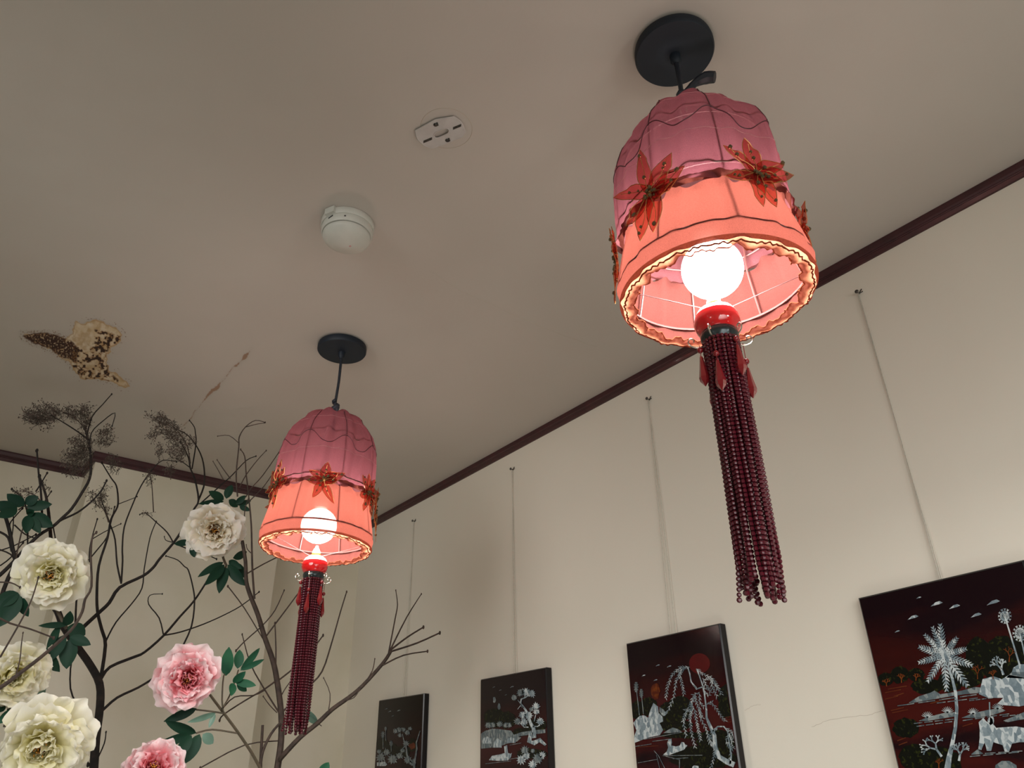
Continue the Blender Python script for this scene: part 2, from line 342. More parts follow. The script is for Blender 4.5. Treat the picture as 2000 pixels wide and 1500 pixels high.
def fn_big(x, y):
    tox = lambda q: (q[0]/3.704, 580+q[1]/3.704)
    body = [tox(q) for q in [(545, 175), (600, 190), (690, 160), (760, 180), (850, 225), (885, 270), (875, 320), (840, 350), (800, 365), (800, 400), (770, 440), (790, 500), (780, 535), (860, 560), (915, 610), (935, 655), (900, 655), (830, 630), (760, 610), (680, 600), (600, 595), (540, 550), (500, 480), (440, 440), (380, 390), (300, 345), (230, 330), (165, 290), (175, 265), (240, 270), (350, 265), (420, 280), (475, 300), (520, 260)]]
    dx = (fbm(x*.12, y*.12, 3)-.5)*9; dy = (fbm(x*.12+9, y*.12, 5)-.5)*9
    s = polysdf(body, x+dx, y+dy)
    base = np.broadcast_to(CB, x.shape+(3,)).copy()
    pale = lerp(np.array([.62, .48, .30]), np.array([.72, .63, .49]), (fbm(x*.09, y*.09, 8)-.3)*2)
    c = lerp(base, pale, (s+.5)/1.5)
    c = lerp(c, np.array([.40, .22, .08]), np.clip(1-np.abs(s-1.6)/2.4, 0, 1)*.75)
    c = lerp(c, np.array([.46, .30, .14]), np.clip((fbm(x*.11, y*.11, 61)-.45)*4, 0, 1)*np.clip(s/3, 0, 1)*.7)                 # brown rim
    arm = polysdf([tox(q) for q in [(160, 285), (240, 262), (350, 262), (440, 285), (520, 325), (570, 380), (550, 430), (560, 480), (500, 450), (430, 430), (350, 365), (230, 335)]], x+dx*.6, y+dy*.6)
    sp = fbm(x*.17, y*.20, 11, 3); sp2 = fbm(x*.45, y*.45, 17, 2)
    c = lerp(c, np.array([.11, .038, .012]), np.clip((arm+1.5)/3, 0, 1)*np.clip((sp2-.20)*6, 0, 1)*.97)
    c = lerp(c, np.array([.035, .010, .005]), np.clip((arm+1)/4, 0, 1)*np.clip((sp2-.36)*8, 0, 1))
    spots = polysdf([tox(q) for q in [(690, 240), (760, 250), (870, 290), (850, 350), (780, 370), (770, 480), (780, 540), (860, 610), (740, 600), (600, 590), (520, 500), (540, 360), (640, 380), (690, 330)]], x, y)
    lobe = np.clip((spots+3)/4, 0, 1)*np.clip((s)/1.5, 0, 1)
    c = lerp(c, np.array([.30, .13, .03]), lobe*np.clip((sp-.45)*8, 0, 1)*.85)
    c = lerp(c, np.array([.03, .010, .005]), lobe*np.clip((sp-.56)*18, 0, 1))
    # loose specks round about
    mask = (s > -.3) | (arm > -.5)
    halo = ((s > -9) & (fbm(x*.5, y*.5, 31, 2) > .80)) | ((arm > -6) & (fbm(x*.7, y*.7, 41, 2) > .70))
    c = np.where((halo & ~mask)[..., None], np.array([.22, .12, .06]), c)
    # pinkish lower smear
    return c, mask | halo
stain('water_stain', fn_big, (36, 612, 262, 770), .8)
def fn_streak(x, y):
    A = [(488, 686, 1.0), (479, 696, 7.5), (470, 706, 1.2), (462, 714, 4.), (455, 717, 2), (447, 728, 1.6), (438, 742, .6), (430, 748, 2.5), (424, 758, 7), (414, 763, 6), (404, 775, 3.6), (396, 785, 1.2), (388, 797, .5), (380, 803, 2.2), (374, 816, 1.6), (364, 826, 1.4), (354, 835, 1.2)]
    d = np.full(x.shape, -9.)
    for a, b in zip(A[:-1], A[1:]):
        e = np.array([b[0]-a[0], b[1]-a[1]]); t = np.clip(((x-a[0])*e[0]+(y-a[1])*e[1])/e.dot(e), 0, 1)
        d = np.maximum(d, (a[2]*(1-t)+b[2]*t)*.62-np.hypot(x-a[0]-e[0]*t, y-a[1]-e[1]*t))
    d = d+(fbm(x*.35, y*.35, 21)-.5)*3.5
    base = np.broadcast_to(CB, x.shape+(3,)).copy()
    c = lerp(base, np.array([.34, .215, .145]), d/1.2)
    return c, d > -.1
stain('water_stain', fn_streak, (344, 676, 500, 846), .8)
# hairline cracks
def crackline(pts, plane_fn, name, parent, r=.0006):
    P = []
    for (a, b) in zip(pts[:-1], pts[1:]):
        for k in range(6):
            t = k/6; P.append((a[0]+(b[0]-a[0])*t+random.uniform(-1, 1), a[1]+(b[1]-a[1])*t+random.uniform(-1, 1)))
    P.append(pts[-1]); return MB().tube([plane_fn(*p) for p in P], r, 4).build(name, M['crack'], parent, off=(0, 0, 0))
cfn = lambda x, y: on(x, y, 2, CZ)
wfn = lambda x, y: on(x, y, 0, XW)
wr = bpy.data.objects['wall_right']
crackline([(842, 532), (900, 568), (985, 607), (1060, 640), (1120, 662), (1165, 678)], cfn, 'crack', ceiling, .0004)
crackline([(1454, 1388), (1470, 1378), (1486, 1376)], wfn, 'crack', wr, .00035)
crackline([(1586, 1420), (1612, 1408), (1660, 1400), (1700, 1396), (1727, 1388)], wfn, 'crack', wr, .00035)

# ---------------------------------------------------------------- pendant lamps
def shade_surface(zt, zs, flare=False): pass
def lathe_fn(fn, n, rows, thick=0):
    """closed-in-angle cloth surface; fn(theta, t)-> (r,z)"""
    vs, fs = [], []
    for j in range(rows+1):
        for i in range(n):
            a = 2*PI*i/n; r, z = fn(a, j/rows); vs.append((r*math.cos(a), r*math.sin(a), z))
    for j in range(rows):
        for i in range(n): fs.append((j*n+i, j*n+(i+1) % n, (j+1)*n+(i+1) % n, (j+1)*n+i))
    return MB().add(vs, fs)
def pendant(c, zt, zs, zb, zbulb, a0, label, bulbmat, appl, seed, tilt, knot):
    rn = random.Random(seed)
    T = thing('pendant_lamp', (c[0], c[1], CZ), label, 'lamp', 'red pendant lamps hanging from the ceiling'); T['origin'] = [0, 0, 0]
    MB().lathe([(.0, -.0005), (.060, -.0005), (.0635, -.003), (.0645, -.008), (.0645, -.017), (.0625, -.0205), (.012, -.0225), (.0, -.0225)], seg=64).build('canopy', M['black'], T)
    MB().lathe([(0, -.0215), (.009, -.022), (.0085, -.036), (.004, -.042), (0, -.042)], seg=16).build('cord_grip', M['black'], T)
    drop = zt-.012
    cx = .004
    MB().tube([(0, 0, -.03), (cx*.2, 0, -.03+(drop+.03)*.4), (-cx*.6, 0, -.03+(drop+.03)*.8), (0, 0, drop-.03)], .0038, 8, smooth=4).build('cord', M['cord'], T)
    if knot == 'flag':                                              # a tied end sticking out sideways just above the cloth
        lat = np.array([math.cos(a0+PI/2), math.sin(a0+PI/2), 0])
        u = MB(); z = drop+.070
        u.tube([(0, 0, z-.006), tuple(lat*.012+np.array([0, 0, z])), tuple(lat*.022+np.array([0, 0, z+.012])), tuple(lat*.040+np.array([0, 0, z+.018])), tuple(lat*.054+np.array([0, 0, z+.014]))], [.004, .007, .006, .010, .009], 8, smooth=3)
        u.ball((0, 0, z-.004), .009, 6, 8, (1, 1, .8)); u.build('cord_knot', M['cord'], T)
    else:
        u = MB(); z = drop+.038
        u.tube([(.006*math.cos(t)*(1+.2*math.sin(3*t)), .006*math.sin(t), z-.012+.003*t) for t in np.linspace(0, 3.2*PI, 22)], .0048, 7)
        u.ball((.003, .002, z+.001), .0085, 6, 8, (1, 1, 1.5)); u.build('cord_knot', M['cord'], T)
    TL = bpy.data.objects.new('shade_frame', MB().ring((0, 0, 0), .03, .001, 8).mesh('x', M['wirep'])); bpy.data.objects.remove(TL)
    NR = 8; rot = a0+.32
    ph = [rn.uniform(0, 6.28) for _ in range(8)]
    H1 = zt-zs
    prof = [(0, .010), (.03, .040), (.09, .068), (.17, .086), (.27, .102), (.40, .1125), (.60, .118), (.8, .1195), (1., .1175)]
    px_, pr_ = zip(*prof)
    def rad_up(t): return float(np.interp(t, px_, pr_))
    def up_fn(a, t):
        r = rad_up(t); z = zt-H1*min(1, t*1.02)
        k = abs(math.sin(NR*(a-rot)/2)); sag = (1-k)                # ridge at ribs
        fold = math.sin(13*a+ph[0]+2*t)*.0022+math.sin(23*a+ph[1]+3*t)*.0014+math.sin(5*a+ph[2])*.003
        fold *= min(1, t*4)
        r = r*(1-.045*k*min(1, t*3)*(1.15-t*.6))+fold
        if t < .12: z += .006*math.sin(9*a+ph[3])*(1-t/.12)+.004; r *= 1+.25*math.sin(9*a+ph[4])*(1-t/.12)
        if t > .9: z += (t-.9)*10*.006*math.sin(11*a+ph[5]); r += (t-.9)*10*.006*(1+math.sin(17*a+ph[6]))*.6
        return r+.001, z
    up = lathe_fn(up_fn, 192, 40).build('shade_drape', M['upper'], T)
    # wire frame inside
    fr = MB().ring((0, 0, zt-.028), .052, .0013, 48)
    fr.ring((0, 0, zt-.10), .1050, .0013, 64)
    FR = fr.build('wire_frame', M['wirep'], T)
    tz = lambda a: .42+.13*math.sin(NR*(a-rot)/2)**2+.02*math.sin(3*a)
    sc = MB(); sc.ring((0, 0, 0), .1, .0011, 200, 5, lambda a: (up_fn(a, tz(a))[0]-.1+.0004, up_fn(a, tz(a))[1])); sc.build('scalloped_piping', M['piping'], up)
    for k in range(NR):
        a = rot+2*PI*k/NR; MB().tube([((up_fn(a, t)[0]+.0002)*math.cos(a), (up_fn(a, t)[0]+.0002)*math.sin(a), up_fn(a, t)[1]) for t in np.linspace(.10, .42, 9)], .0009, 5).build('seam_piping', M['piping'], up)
    for k in range(NR):
        a = rot+2*PI*k/NR; ca, sa = math.cos(a), math.sin(a)
        pts = [((rad_up(t)*.965-.003)*ca, (rad_up(t)*.965-.003)*sa, zt-H1*t-.003) for t in (.04, .12, .2, .35, .6, .85)]+[(.108*ca, .108*sa, zs-.01), (.1245*ca, .1245*sa, zb+.030)]
        MB().tube(pts, .0013, 5, smooth=2).build('rib', M['wirep'], FR)
    MB().ring((0, 0, zb+.030), .1250, .0018, 72).build('bottom_ring', M['wirep'], FR)
    sp_ = MB()
    for k in range(3):
        a = rot+.5+2*PI*k/3; sp_.tube([(.012*math.cos(a), .012*math.sin(a), zbulb+.075), (.1175*math.cos(a), .1175*math.sin(a), zbulb+.085)], .0016, 5)
    sp_.ring((0, 0, zbulb+.085), .1165, .0014, 64).ring((0, 0, zbulb+.075), .021, .002, 24); sp_.build('spider', M['wirep'], FR)
    # skirt
    H2 = zs-zb
    def sk_fn(a, t):
        r = .1085+(.1285-.1085)*min(1, (t/.82))**.85
        if t > .82: r = .1285-.004*(t-.82)/.18
        k = abs(math.sin(NR*(a-rot)/2))
        r = r*(1-.018*k)+(math.sin(19*a+ph[7]+t)*.0012+math.sin(31*a+ph[2])*.0007)
        z = zs-H2*t
        if t < .12: z += .005*math.sin(14*a+ph[1])*(1-t/.12); r += .006*(1-t/.12)*(1+math.sin(22*a+ph[0]))*.5
        return r+.003, z
    lathe_fn(sk_fn, 192, 26).build('shade_skirt', M['skirt'], T)
    # gathered seam frill where drape and skirt meet
    lathe_fn(lambda a, t: (.1150+.0062*t+.0012*math.sin(23*a+ph[3])*t+.0008*math.sin(51*a)*t, zs+.000+.008*t+.0020*math.sin(17*a+ph[4])*t), 384, 3).build('seam_frill', M['skirt'], T)
    # ruffled bottom edge turned in
    def rf(a, t):
        r = .1295-.021*t+.0026*math.sin(19*a+ph[5])*t+.0010*math.sin(41*a+ph[6])*t
        z = zb+.0045-.010*math.sin(t*2.3)+.0022*math.sin(29*a+ph[1])*t+.0020*math.sin(13*a)*t+.004*t
        return r, z
    lathe_fn(rf, 384, 6).build('bottom_ruffle', M['lace'], T)
    q = MB()
    q.ring((0, 0, 0), .1, .0011, 320, 5, lambda a: (rf(a, .34)[0]-.1+.0010*math.sin(83*a), rf(a, .34)[1]-.0008+.0010*math.sin(67*a)))
    q.ring((0, 0, 0), .1, .0010, 320, 5, lambda a: (rf(a, 1)[0]-.1+.0006*math.sin(83*a), rf(a, 1)[1]+.0008*math.sin(71*a))); q.build('ruffle_edging', M['edging'], T)
    # thin pale stitched thread rings on the drape
    th = MB()
    th.ring((0, 0, zt-H1*.62), .1175, .00035, 200, 4, lambda a: (up_fn(a, .61)[0]-.1175+.0003, 0))
    th.ring((0, 0, zt-H1*.2), .0925, .0003, 200, 4, lambda a: (up_fn(a, .196)[0]-.0925+.0001, 0)); th.build('stitched_thread', M['thread'], T)
    # bulb and socket
    B = MB().lathe([(0, .0)]+[(.0415*math.sin(x), -.0415*(1-math.cos(x))) for x in np.linspace(.1, PI-.1, 22)]+[(0, -.083)], (0, 0, zbulb+.0415), 40)
    B.build('bulb', bulbmat, T)
    MB().lathe([(0, 0), (.012, 0), (.0135, -.005), (.0135, -.028), (.018, -.032), (.021, -.038), (.021, -.068), (.015, -.078), (0, -.078)], (0, 0, zbulb+.0415+.080), 24).build('socket', M['socket'], T)
    # cross thread that carries the tassel
    ca, sa = math.cos(a0+1.75), math.sin(a0+1.75)
    MB().tube([(.124*ca, .124*sa, zb+.028), (.0, .0, zb-.022), (-.124*ca, -.124*sa, zb+.028)], .0007, 5).build('hanging_thread', M['thread'], T)
    # appliqued organza flowers with gold wire edges and bronze beads
    for (da, dz, sc_, kind) in appl:
        a = a0+da; n = np.array([math.cos(a), math.sin(a), 0]); tx = np.array([-math.sin(a), math.cos(a), 0]); tz = np.array([0, 0, 1.])
        z0 = zs+dz; core = MB(); cp = n*.1265+tz*z0
        for k in range(9):
            core.ball(cp+tx*rn.uniform(-.009, .009)+tz*rn.uniform(-.008, .008)+n*rn.uniform(0, .006), rn.uniform(.0018, .0034), 4, 6)
        A = core.build('applique_flower', M['sequin'], T)
        dirs = {'full': [(0, 1.1), (.72, .9), (1.55, 1.15), (2.5, .95), (-1.15, 1.2), (-1.95, 1.2), (-2.65, .9), (-.35, .75)], 'drop': [(.3, .8), (-.6, .9), (-1.45, 1.7), (-1.75, 1.2), (1.6, .9), (2.6, .8), (-2.5, .8)]}[kind]
        for (an, le) in dirs:
            an += rn.uniform(-.15, .15); L_ = .046*le*sc_*rn.uniform(.8, 1.15); Wd = .0098*sc_*rn.uniform(.8, 1.3); lift = rn.uniform(.0, .16); bend = rn.uniform(-.35, .35)
            d = tx*math.cos(an)+tz*math.sin(an); s_ = -tx*math.sin(an)+tz*math.cos(an)
            def pt(t, u, add=0):
                p = cp+d*L_*t+s_*(Wd*u+bend*L_*t*t)+n*(L_*lift*t*(1.1-.5*t)+.002*math.sin(9*t+u*4)+add)
                rr = math.hypot(p[0], p[1]); tt = p[2]
                want = (.1215 if tt > zs else .1215+(zs-tt)*.13)+.002+.0015*u*u
                out = p.copy(); k_ = max(1., want/rr); out[0] *= k_; out[1] *= k_
                return out
            wid = lambda t: math.sin(PI*min(1, t*.98+.02)**.8)**.8
            g = MB(); R_, K = 8, 5; vs = [pt(j/R_, wid(j/R_)*(i/(K-1)*2-1)) for j in range(R_+1) for i in range(K)]
            g.add(vs, [(j*K+i, j*K+i+1, (j+1)*K+i+1, (j+1)*K+i) for j in range(R_) for i in range(K-1)]); g.build('organza_leaf', M['organza'], A)
            e = MB(); lp = [pt(j/8, wid(j/8), .0006) for j in range(9)]+[pt(j/8, -wid(j/8), .0006) for j in range(7, -1, -1)]
            e.tube(lp, .00055, 4); e.tube([pt(j/5*.8, 0, .001) for j in range(6)], .0005, 4); e.build('wire_edge', M['gold'], A)
            for _ in range(2):
                bd = MB().ball(pt(rn.uniform(.25, .9), rn.uniform(-.5, .5)*Wd, .0028), rn.uniform(.0019, .0031), 4, 6); bd.build('bead', M['sequin'], A)
    # tilt of the cloth and everything under the cord
    for ch in T.children:
        if ch.name.split('.')[0] not in ('canopy', 'cord_grip', 'cord', 'cord_knot'):
            ch.matrix_local = Matrix.Translation((0, 0, zt)) @ Euler(tilt).to_matrix().to_4x4() @ Matrix.Translation((0, 0, -zt))
    return T
def pc(px, py):
    p = on(px, py, 2, CZ); return p
c1 = pc(1315, 92); c2 = pc(669, 675)
def facing(c): return math.atan2(-c[1], -c[0])
pendant(c1, -.168, -.398, -.505, -.457, facing(c1), 'large pendant lamp with pink cloth shade, nearest to the viewer, upper right', M['bulb'],
        [(-.50, .0, 1.25, 'full'), (.62, .0, 1.15, 'full'), (-1.45, -.02, 1.25, 'drop'), (1.75, -.01, 1., 'full'), (2.9, -.03, 1.1, 'full'), (-2.45, -.03, 1.1, 'full')], 3, (.012, -.012, 0), 'flag')
pendant(c2, -.213, -.440, -.562, -.506, facing(c2), 'pink cloth pendant lamp farther back, on a long cord before the bare branches', M['bulb2'],
        [(-.02, .0, 1.0, 'full'), (-1.0, .0, 1.05, 'full'), (.95, .0, 1.05, 'full'), (1.45, -.02, 1.2, 'drop'), (2.7, 0, 1., 'full'), (-2.3, 0, 1., 'full')], 11, (0, .03, 0), 'ball')

# ---------------------------------------------------------------- beaded tassels (hang from the lamps)
def strand_mesh(n, pitch, seed, r=.00285):
    rn = random.Random(seed); mb = MB(); ph = rn.uniform(0, 6); x = y = 0; 
    for i in range(n):
        t = i/n; k = max(0, t-.88)/.12
        x = .0022*math.sin(ph+t*4)*t+k*.004*math.cos(ph*3); y = .0022*math.cos(ph*1.7+t*3)*t+k*.004*math.sin(ph*3)
        mb.ball((x, y, -pitch*(i+.5)), r*(1.12 if i == n-1 else 1), 4, 6)
    return mb.mesh('bead_strand', M['bead'])
def tassel(c, ztop, zball, length, label, a0, nstr=42, rad=.0215, drift=(0, 0)):
    T = thing('beaded_tassel', (c[0], c[1], CZ+ztop), label, 'tassel', 'beaded tassels under the pendant lamps'); T['origin'] = [0, 0, 0]
    zb = zball-ztop
    MB().tube([(0, 0, 0), (0, 0, zb+.036)], .0022, 6).build('hook_wire', M['silver'], T)
    MB().lathe([(0, .050), (.0025, .049), (.004, .044), (.0065, .040), (.0095, .034), (.0098, .031), (0, .031)], (0, 0, zb), 24).build('finial', M['cream'], T)
    MB().lathe([(0, .032), (.009, .032), (.0105, .029), (.009, .026), (0, .026)], (0, 0, zb), 24).build('collar', M['amber'], T)
    R = .0295
    MB().lathe([(0, .026), (.008, .0258), (.0165, .023), (.0235, .0175), (.0275, .0105), (.0272, .0100), (0, .0100)], (0, 0, zb), 36).build('ball_top', M['cream'], T)
    MB().lathe([(0, .0101), (.0274, .0101), (.0295, .004), (.0297, -.003), (.0275, -.010), (.0245, -.0145), (.021, -.017), (0, -.017)], (0, 0, zb), 36).build('ball', M['redglaze'], T)
    MB().lathe([(0, -.0165), (.0225, -.0150), (.0245, -.019), (.0240, -.025), (.0215, -.030), (0, -.031)], (0, 0, zb), 36).build('cap', M['cap'], T)
    fl = MB(); fl.ring((0, 0, zb-.0325), .0175, .0016, 60, 5, lambda a: (.0012*math.sin(12*a), .001*math.cos(12*a)))
    fl.build('filigree', M['gold'], T)
    for k in range(6):
        a = a0+PI/6+k*PI/3+.25; ca, sa = math.cos(a), math.sin(a)
        pts = [(.017, -.026), (.022, -.033), (.030, -.036), (.038, -.033), (.041, -.027), (.038, -.022), (.0335, -.0235), (.034, -.0275)]
        MB().tube([(r*ca, r*sa, zb+z) for r, z in pts], .0010, 6, smooth=3).build('scroll_hook', M['silver'], T)
        r0 = .0275
        dz = zb-.040-(.020 if k % 2 else 0)
        u = MB(); u.ball((r0*ca, r0*sa, dz), .0042, 5, 8); u.tube([(r0*ca, r0*sa, zb-.033), (r0*ca, r0*sa, dz-.012)], .0006, 4); u.build('round_bead', M['crystal'], T)
        u = MB().lathe([(0, 0), (.0020, -.002), (.0042, -.018), (.0066, -.032), (.0058, -.037), (0, -.045)], (r0*ca, r0*sa, dz-.008), 6)
        u.build('crystal_drop', M['crystal'], T, smooth=False)
    n = int(length/.0056); meshes = [strand_mesh(n-rr, .0056, 20+rr+n) for rr in range(5)]
    z0 = zb-.029
    for i in range(nstr):
        outer = i < 26; cnt = 26 if outer else nstr-26; r = rad if outer else rad*.55
        a = 2*PI*(i if outer else i-26)/cnt
        o = link('bead_strand', meshes[i % 5], T, (r*math.cos(a), r*math.sin(a), z0), (drift[0]+random.uniform(-.004, .004), drift[1]+random.uniform(-.004, .004), a*2.3))
    return T
tassel((c1[0]-.006, c1[1]+.004), -.502, -.549, .335, 'long dark bead tassel hanging from the nearest pendant lamp', facing(c1))
tassel((c2[0]-.006, c2[1]+.004), -.567, -.602, .330, 'crimson bead tassel hanging from the farther pendant lamp, before the branches', facing(c2), drift=(0, .004))

# ---------------------------------------------------------------- ceiling fittings
dc = on(680, 437, 2, CZ)
D = thing('smoke_detector', dc, 'round white smoke detector on the ceiling', 'smoke detector'); D['origin'] = [0, 0, 0]
MB().lathe([(0, -.0002), (.054, -.0002), (.056, -.003), (.056, -.014), (.0545, -.017), (0, -.017)], seg=64).build('base_plate', M['white'], D)
MB().lathe([(0, -.0165), (.0525, -.0165), (.0535, -.020), (.0535, -.030), (.0515, -.0335), (.0, -.034)], seg=64).build('housing', M['white'], D)
MB().lathe([(0, -.033), (.0475, -.033), (.0480, -.0355), (0, -.0355)], seg=64).build('vent_gap', M['dark'], D)
MB().lathe([(0, -.0350), (.0495, -.0350), (.0500, -.0385), (.0475, -.044), (.036, -.052), (.020, -.0585), (.008, -.061), (0, -.0615)], seg=64).build('dome', M['white'], D)
_fa = math.atan2(-dc[1], -dc[0])
for nm, da, zz, hh, ww, rr_ in (('clip_slot', -.75, -.0225, .0025, .011, .0533), ('indicator_window', -.15, -.0255, .0022, .0035, .0535)):
    a = _fa+da; ca, sa = math.cos(a), math.sin(a); mb = MB(); P = []
    for (u, v) in ((-1, -1), (1, -1), (1, 1), (-1, 1)):
        P.append(np.array([rr_*ca-sa*ww*u*.5, rr_*sa+ca*ww*u*.5, zz+hh*v*.5+(u*.0016 if nm == 'clip_slot' else 0)]))
    mb.extr(P, (ca*.0012, sa*.0012, 0)); mb.build(nm, M['dark'], D, smooth=False)
a = _fa-.75
MB().box((.045, -.012, -.0165), (.0605, .012, -.0010)).build('locking_tab', M['white'], D).rotation_euler = (0, 0, a)
MB().ball((.009*math.cos(_fa+1.4), .009*math.sin(_fa+1.4), -.0600), .003, 5, 8, (1, 1, .5)).build('status_light', mat('status_lens', (.55, .25, .25), .3, noise=(60, (.45, .2, .2), .3, .7)), D)

Z6 = lambda x, y: (560+x/4.1675, 180+y/4.1675)
pcn = on(*Z6(1258, 322), 2, CZ)
K = thing('mounting_plate', pcn, 'empty pale grey mounting plate with slots on the ceiling, right of the smoke detector', 'mounting plate')
th_ = .0045
outl = [(1048, 312), (1062, 295), (1290, 186), (1305, 185), (1360, 200), (1405, 228), (1425, 250), (1440, 290), (1458, 335), (1456, 352), (1345, 392), (1210, 458), (1190, 458), (1120, 432), (1070, 385), (1052, 345)]
cpl = lambda q, dz=0: on(*Z6(*q), 2, CZ-dz)
# plate with slot: ring of quads from outline to slot edge
sc_ = 16; slotc = [(1262+70*math.cos(t)*math.cos(-.42)-22*math.sin(t)*math.sin(-.42)*-1*-1, 332+70*math.cos(t)*math.sin(-.42)*1.0+22*math.sin(t)*math.cos(-.42)) for t in [2*PI*k/sc_ for k in range(sc_)]]
def superell(t, A, B): 
    c, s = math.cos(t), math.sin(t); return A*math.copysign(abs(c)**.55, c), B*math.copysign(abs(s)**.8, s)
rot_ = math.radians(-24)
slotc = []
for k in range(sc_):
    e, f_ = superell(PI+2*PI*k/sc_, 66, 26); slotc.append((1260+e*math.cos(rot_)-f_*math.sin(rot_), 333+e*math.sin(rot_)+f_*math.cos(rot_)))
# outline resampled by angle to match
oc = np.array([1258, 330.]); ang = lambda q: math.atan2(q[1]-oc[1], q[0]-oc[0])
on_ = []
for q in slotc:
    a = ang(q); best = None; d = np.array([math.cos(a), math.sin(a)])
    for i in range(len(outl)):
        p1 = np.array(outl[i], float)-oc; p2 = np.array(outl[(i+1) % len(outl)], float)-oc; e = p2-p1; den = d[0]*e[1]-d[1]*e[0]
        if abs(den) < 1e-9: continue
        t = (p1[0]*e[1]-p1[1]*e[0])/den; s_ = (p1[0]*d[1]-p1[1]*d[0])/den
        if t > 0 and -.001 <= s_ <= 1.001: best = oc+d*t
    on_.append(tuple(best))
n = sc_; vs = [cpl(q, .0002) for q in on_]+[cpl(q, th_) for q in on_]+[cpl(q, th_) for q in slotc]+[cpl(q, .0002) for q in slotc]
fs = []
for i in range(n):
    j = (i+1) % n
    for r in range(3): fs.append((r*n+i, r*n+j, (r+1)*n+j, (r+1)*n+i))
MB().add(vs, fs).build('plate', M['grey'], K, smooth=False)
mb = MB().tube([cpl((x, y), th_) for x, y in slotc+[slotc[0]]], .0011, 5); mb.build('slot_rim', M['grey'], K)
mb = MB().tube([cpl((x, y), th_-.001) for x, y in on_+[on_[0]]], .0013, 5); mb.build('plate_rim', M['grey'], K)
for nm, cx_, cy_, L_ in (('screw_slot', 1148, 388, 38), ('screw_slot', 1387, 279, 36)):
    P = [(cx_-L_*.93, cy_+L_*.38-10), (cx_+L_*.93, cy_-L_*.38-10), (cx_+L_*.93, cy_-L_*.38+10), (cx_-L_*.93, cy_+L_*.38+10)]
    MB().extr([cpl(q, th_-.0008) for q in P], (0, 0, -.0012)).build(nm, M['screw'], K, smooth=False)
for cx_, cy_ in ((1212, 265), (1308, 392)):
    p = cpl((cx_, cy_), th_); u = MB().ball(p, .0045, 5, 8, (1, 1, .5)); q0 = cpl((cx_+18, cy_+4), th_+.001); q1 = cpl((cx_+10, cy_-16), th_+.001)
    u.tube([p, q0, q1], .0016, 5); u.build('screw', M['screw'], K)
rr0 = cpl((1365, 260)); 
MB().ring((pcn[0]-.012*0+ (rr0-pcn)[0]*.4, pcn[1]+(rr0-pcn)[1]*.4, CZ), .0475, .0006, 64, 4).build('paint_ring', mat('old_paint_ring', (.52, .46, .38), .7, noise=(40, (.48, .42, .34), .3, .7)), ceiling, off=(0, 0, 0))

# ---------------------------------------------------------------- lacquer panels
TH = .020; XF = XW-TH-.003
def panel(tl, tr, zbot, cords, nail, label, nlabel, red, dark, draw, offs):
    # corners: far top (tl px) and near top (tr px) of the front face
    A = on(*tl, 0, XF); B = on(*tr, 0, XF); zt = (A[2]+B[2])/2; roll = B[2]-A[2]
    T = thing('lacquer_panel', (XF+TH, (A[1]+B[1])/2, zt), label, 'picture', 'lacquer panels on the right wall')
    y0, y1 = B[1], A[1]; bv = .003
    mb = MB(); ins = [(XF+TH, 0), (XF+bv, 0), (XF, bv)]
    vs = []
    for x, b in ins: vs += [(x, y0+b, zbot+b), (x, y1-b, zbot+b), (x, y1-b, A[2]-b), (x, y0+b, B[2]-b)]
    fs = [(0, 1, 2, 3)]
    for r in range(2):
        for i in range(4): fs.append((r*4+i, r*4+(i+1) % 4, (r+1)*4+(i+1) % 4, (r+1)*4+i))
    mb.add(vs, fs); b = mb.build('board', M['panelb'], T, smooth=False)
    e = .0035
    MB().extr([(XF-.0006, y1-e, A[2]-e), (XF-.0006, y0+e, B[2]-e), (XF-.0006, y0+e, zbot+e), (XF-.0006, y1-e, zbot+e)], (.0006, 0, 0)).build('painted_face', lacquer('lacquer_'+str(int(offs*10)), red, dark, offs), T, smooth=False)
    nl = on(*nail, 0, XW-.006); nl = np.array(nl)
    for k, q in enumerate(cords):
        e_ = on(*q, 0, XW-.009); mid = (nl+e_)/2+np.array([.002, random.uniform(-.002, .002), 0])
        MB().tube([nl+np.array([0, .001*(k*2-1), -.001]), mid, e_+np.array([0, 0, -.006])], .0009, 5, smooth=3).build('hanging_cord', M['cordw'], T)
    def FF(x, y, d=.0010):
        p = on(x, y, 0, XF-max(d, .0011)); p[1] = min(max(p[1], y0+.004), y1-.004); zt_ = B[2]+(A[2]-B[2])*(p[1]-y0)/(y1-y0); p[2] = min(p[2], zt_-.005); return p
    draw(T, FF, zbot)
    h = MB(); h.tube([(XW+.001, nl[1], nl[2]), (XW-.012, nl[1], nl[2]+.001)], [.0016, .0016], 6); h.ball((XW-.012, nl[1], nl[2]+.001), .0046, 5, 8, (.6, 1, 1))
    h.tube([(XW-.002, nl[1]-.008, nl[2]+.008), (XW-.002, nl[1], nl[2]), (XW-.002, nl[1]-.009, nl[2]+.001)], .0012, 5)
    o = h.build('wall_nail', M['screw']); o['label'] = nlabel; o['category'] = 'nail'; o['group'] = 'nails holding the panel cords'
    return T
M['cordw'] = mat('grey_cord', (.48, .45, .38), .7, noise=(200, (.60, .56, .48), .3, .7))
def clean(P):
    # drop duplicate points
    Q = []
    for p in P:
        if not Q or np.linalg.norm(np.array(p)-np.array(Q[-1])) > 1e-5: Q.append(p)
    return Q
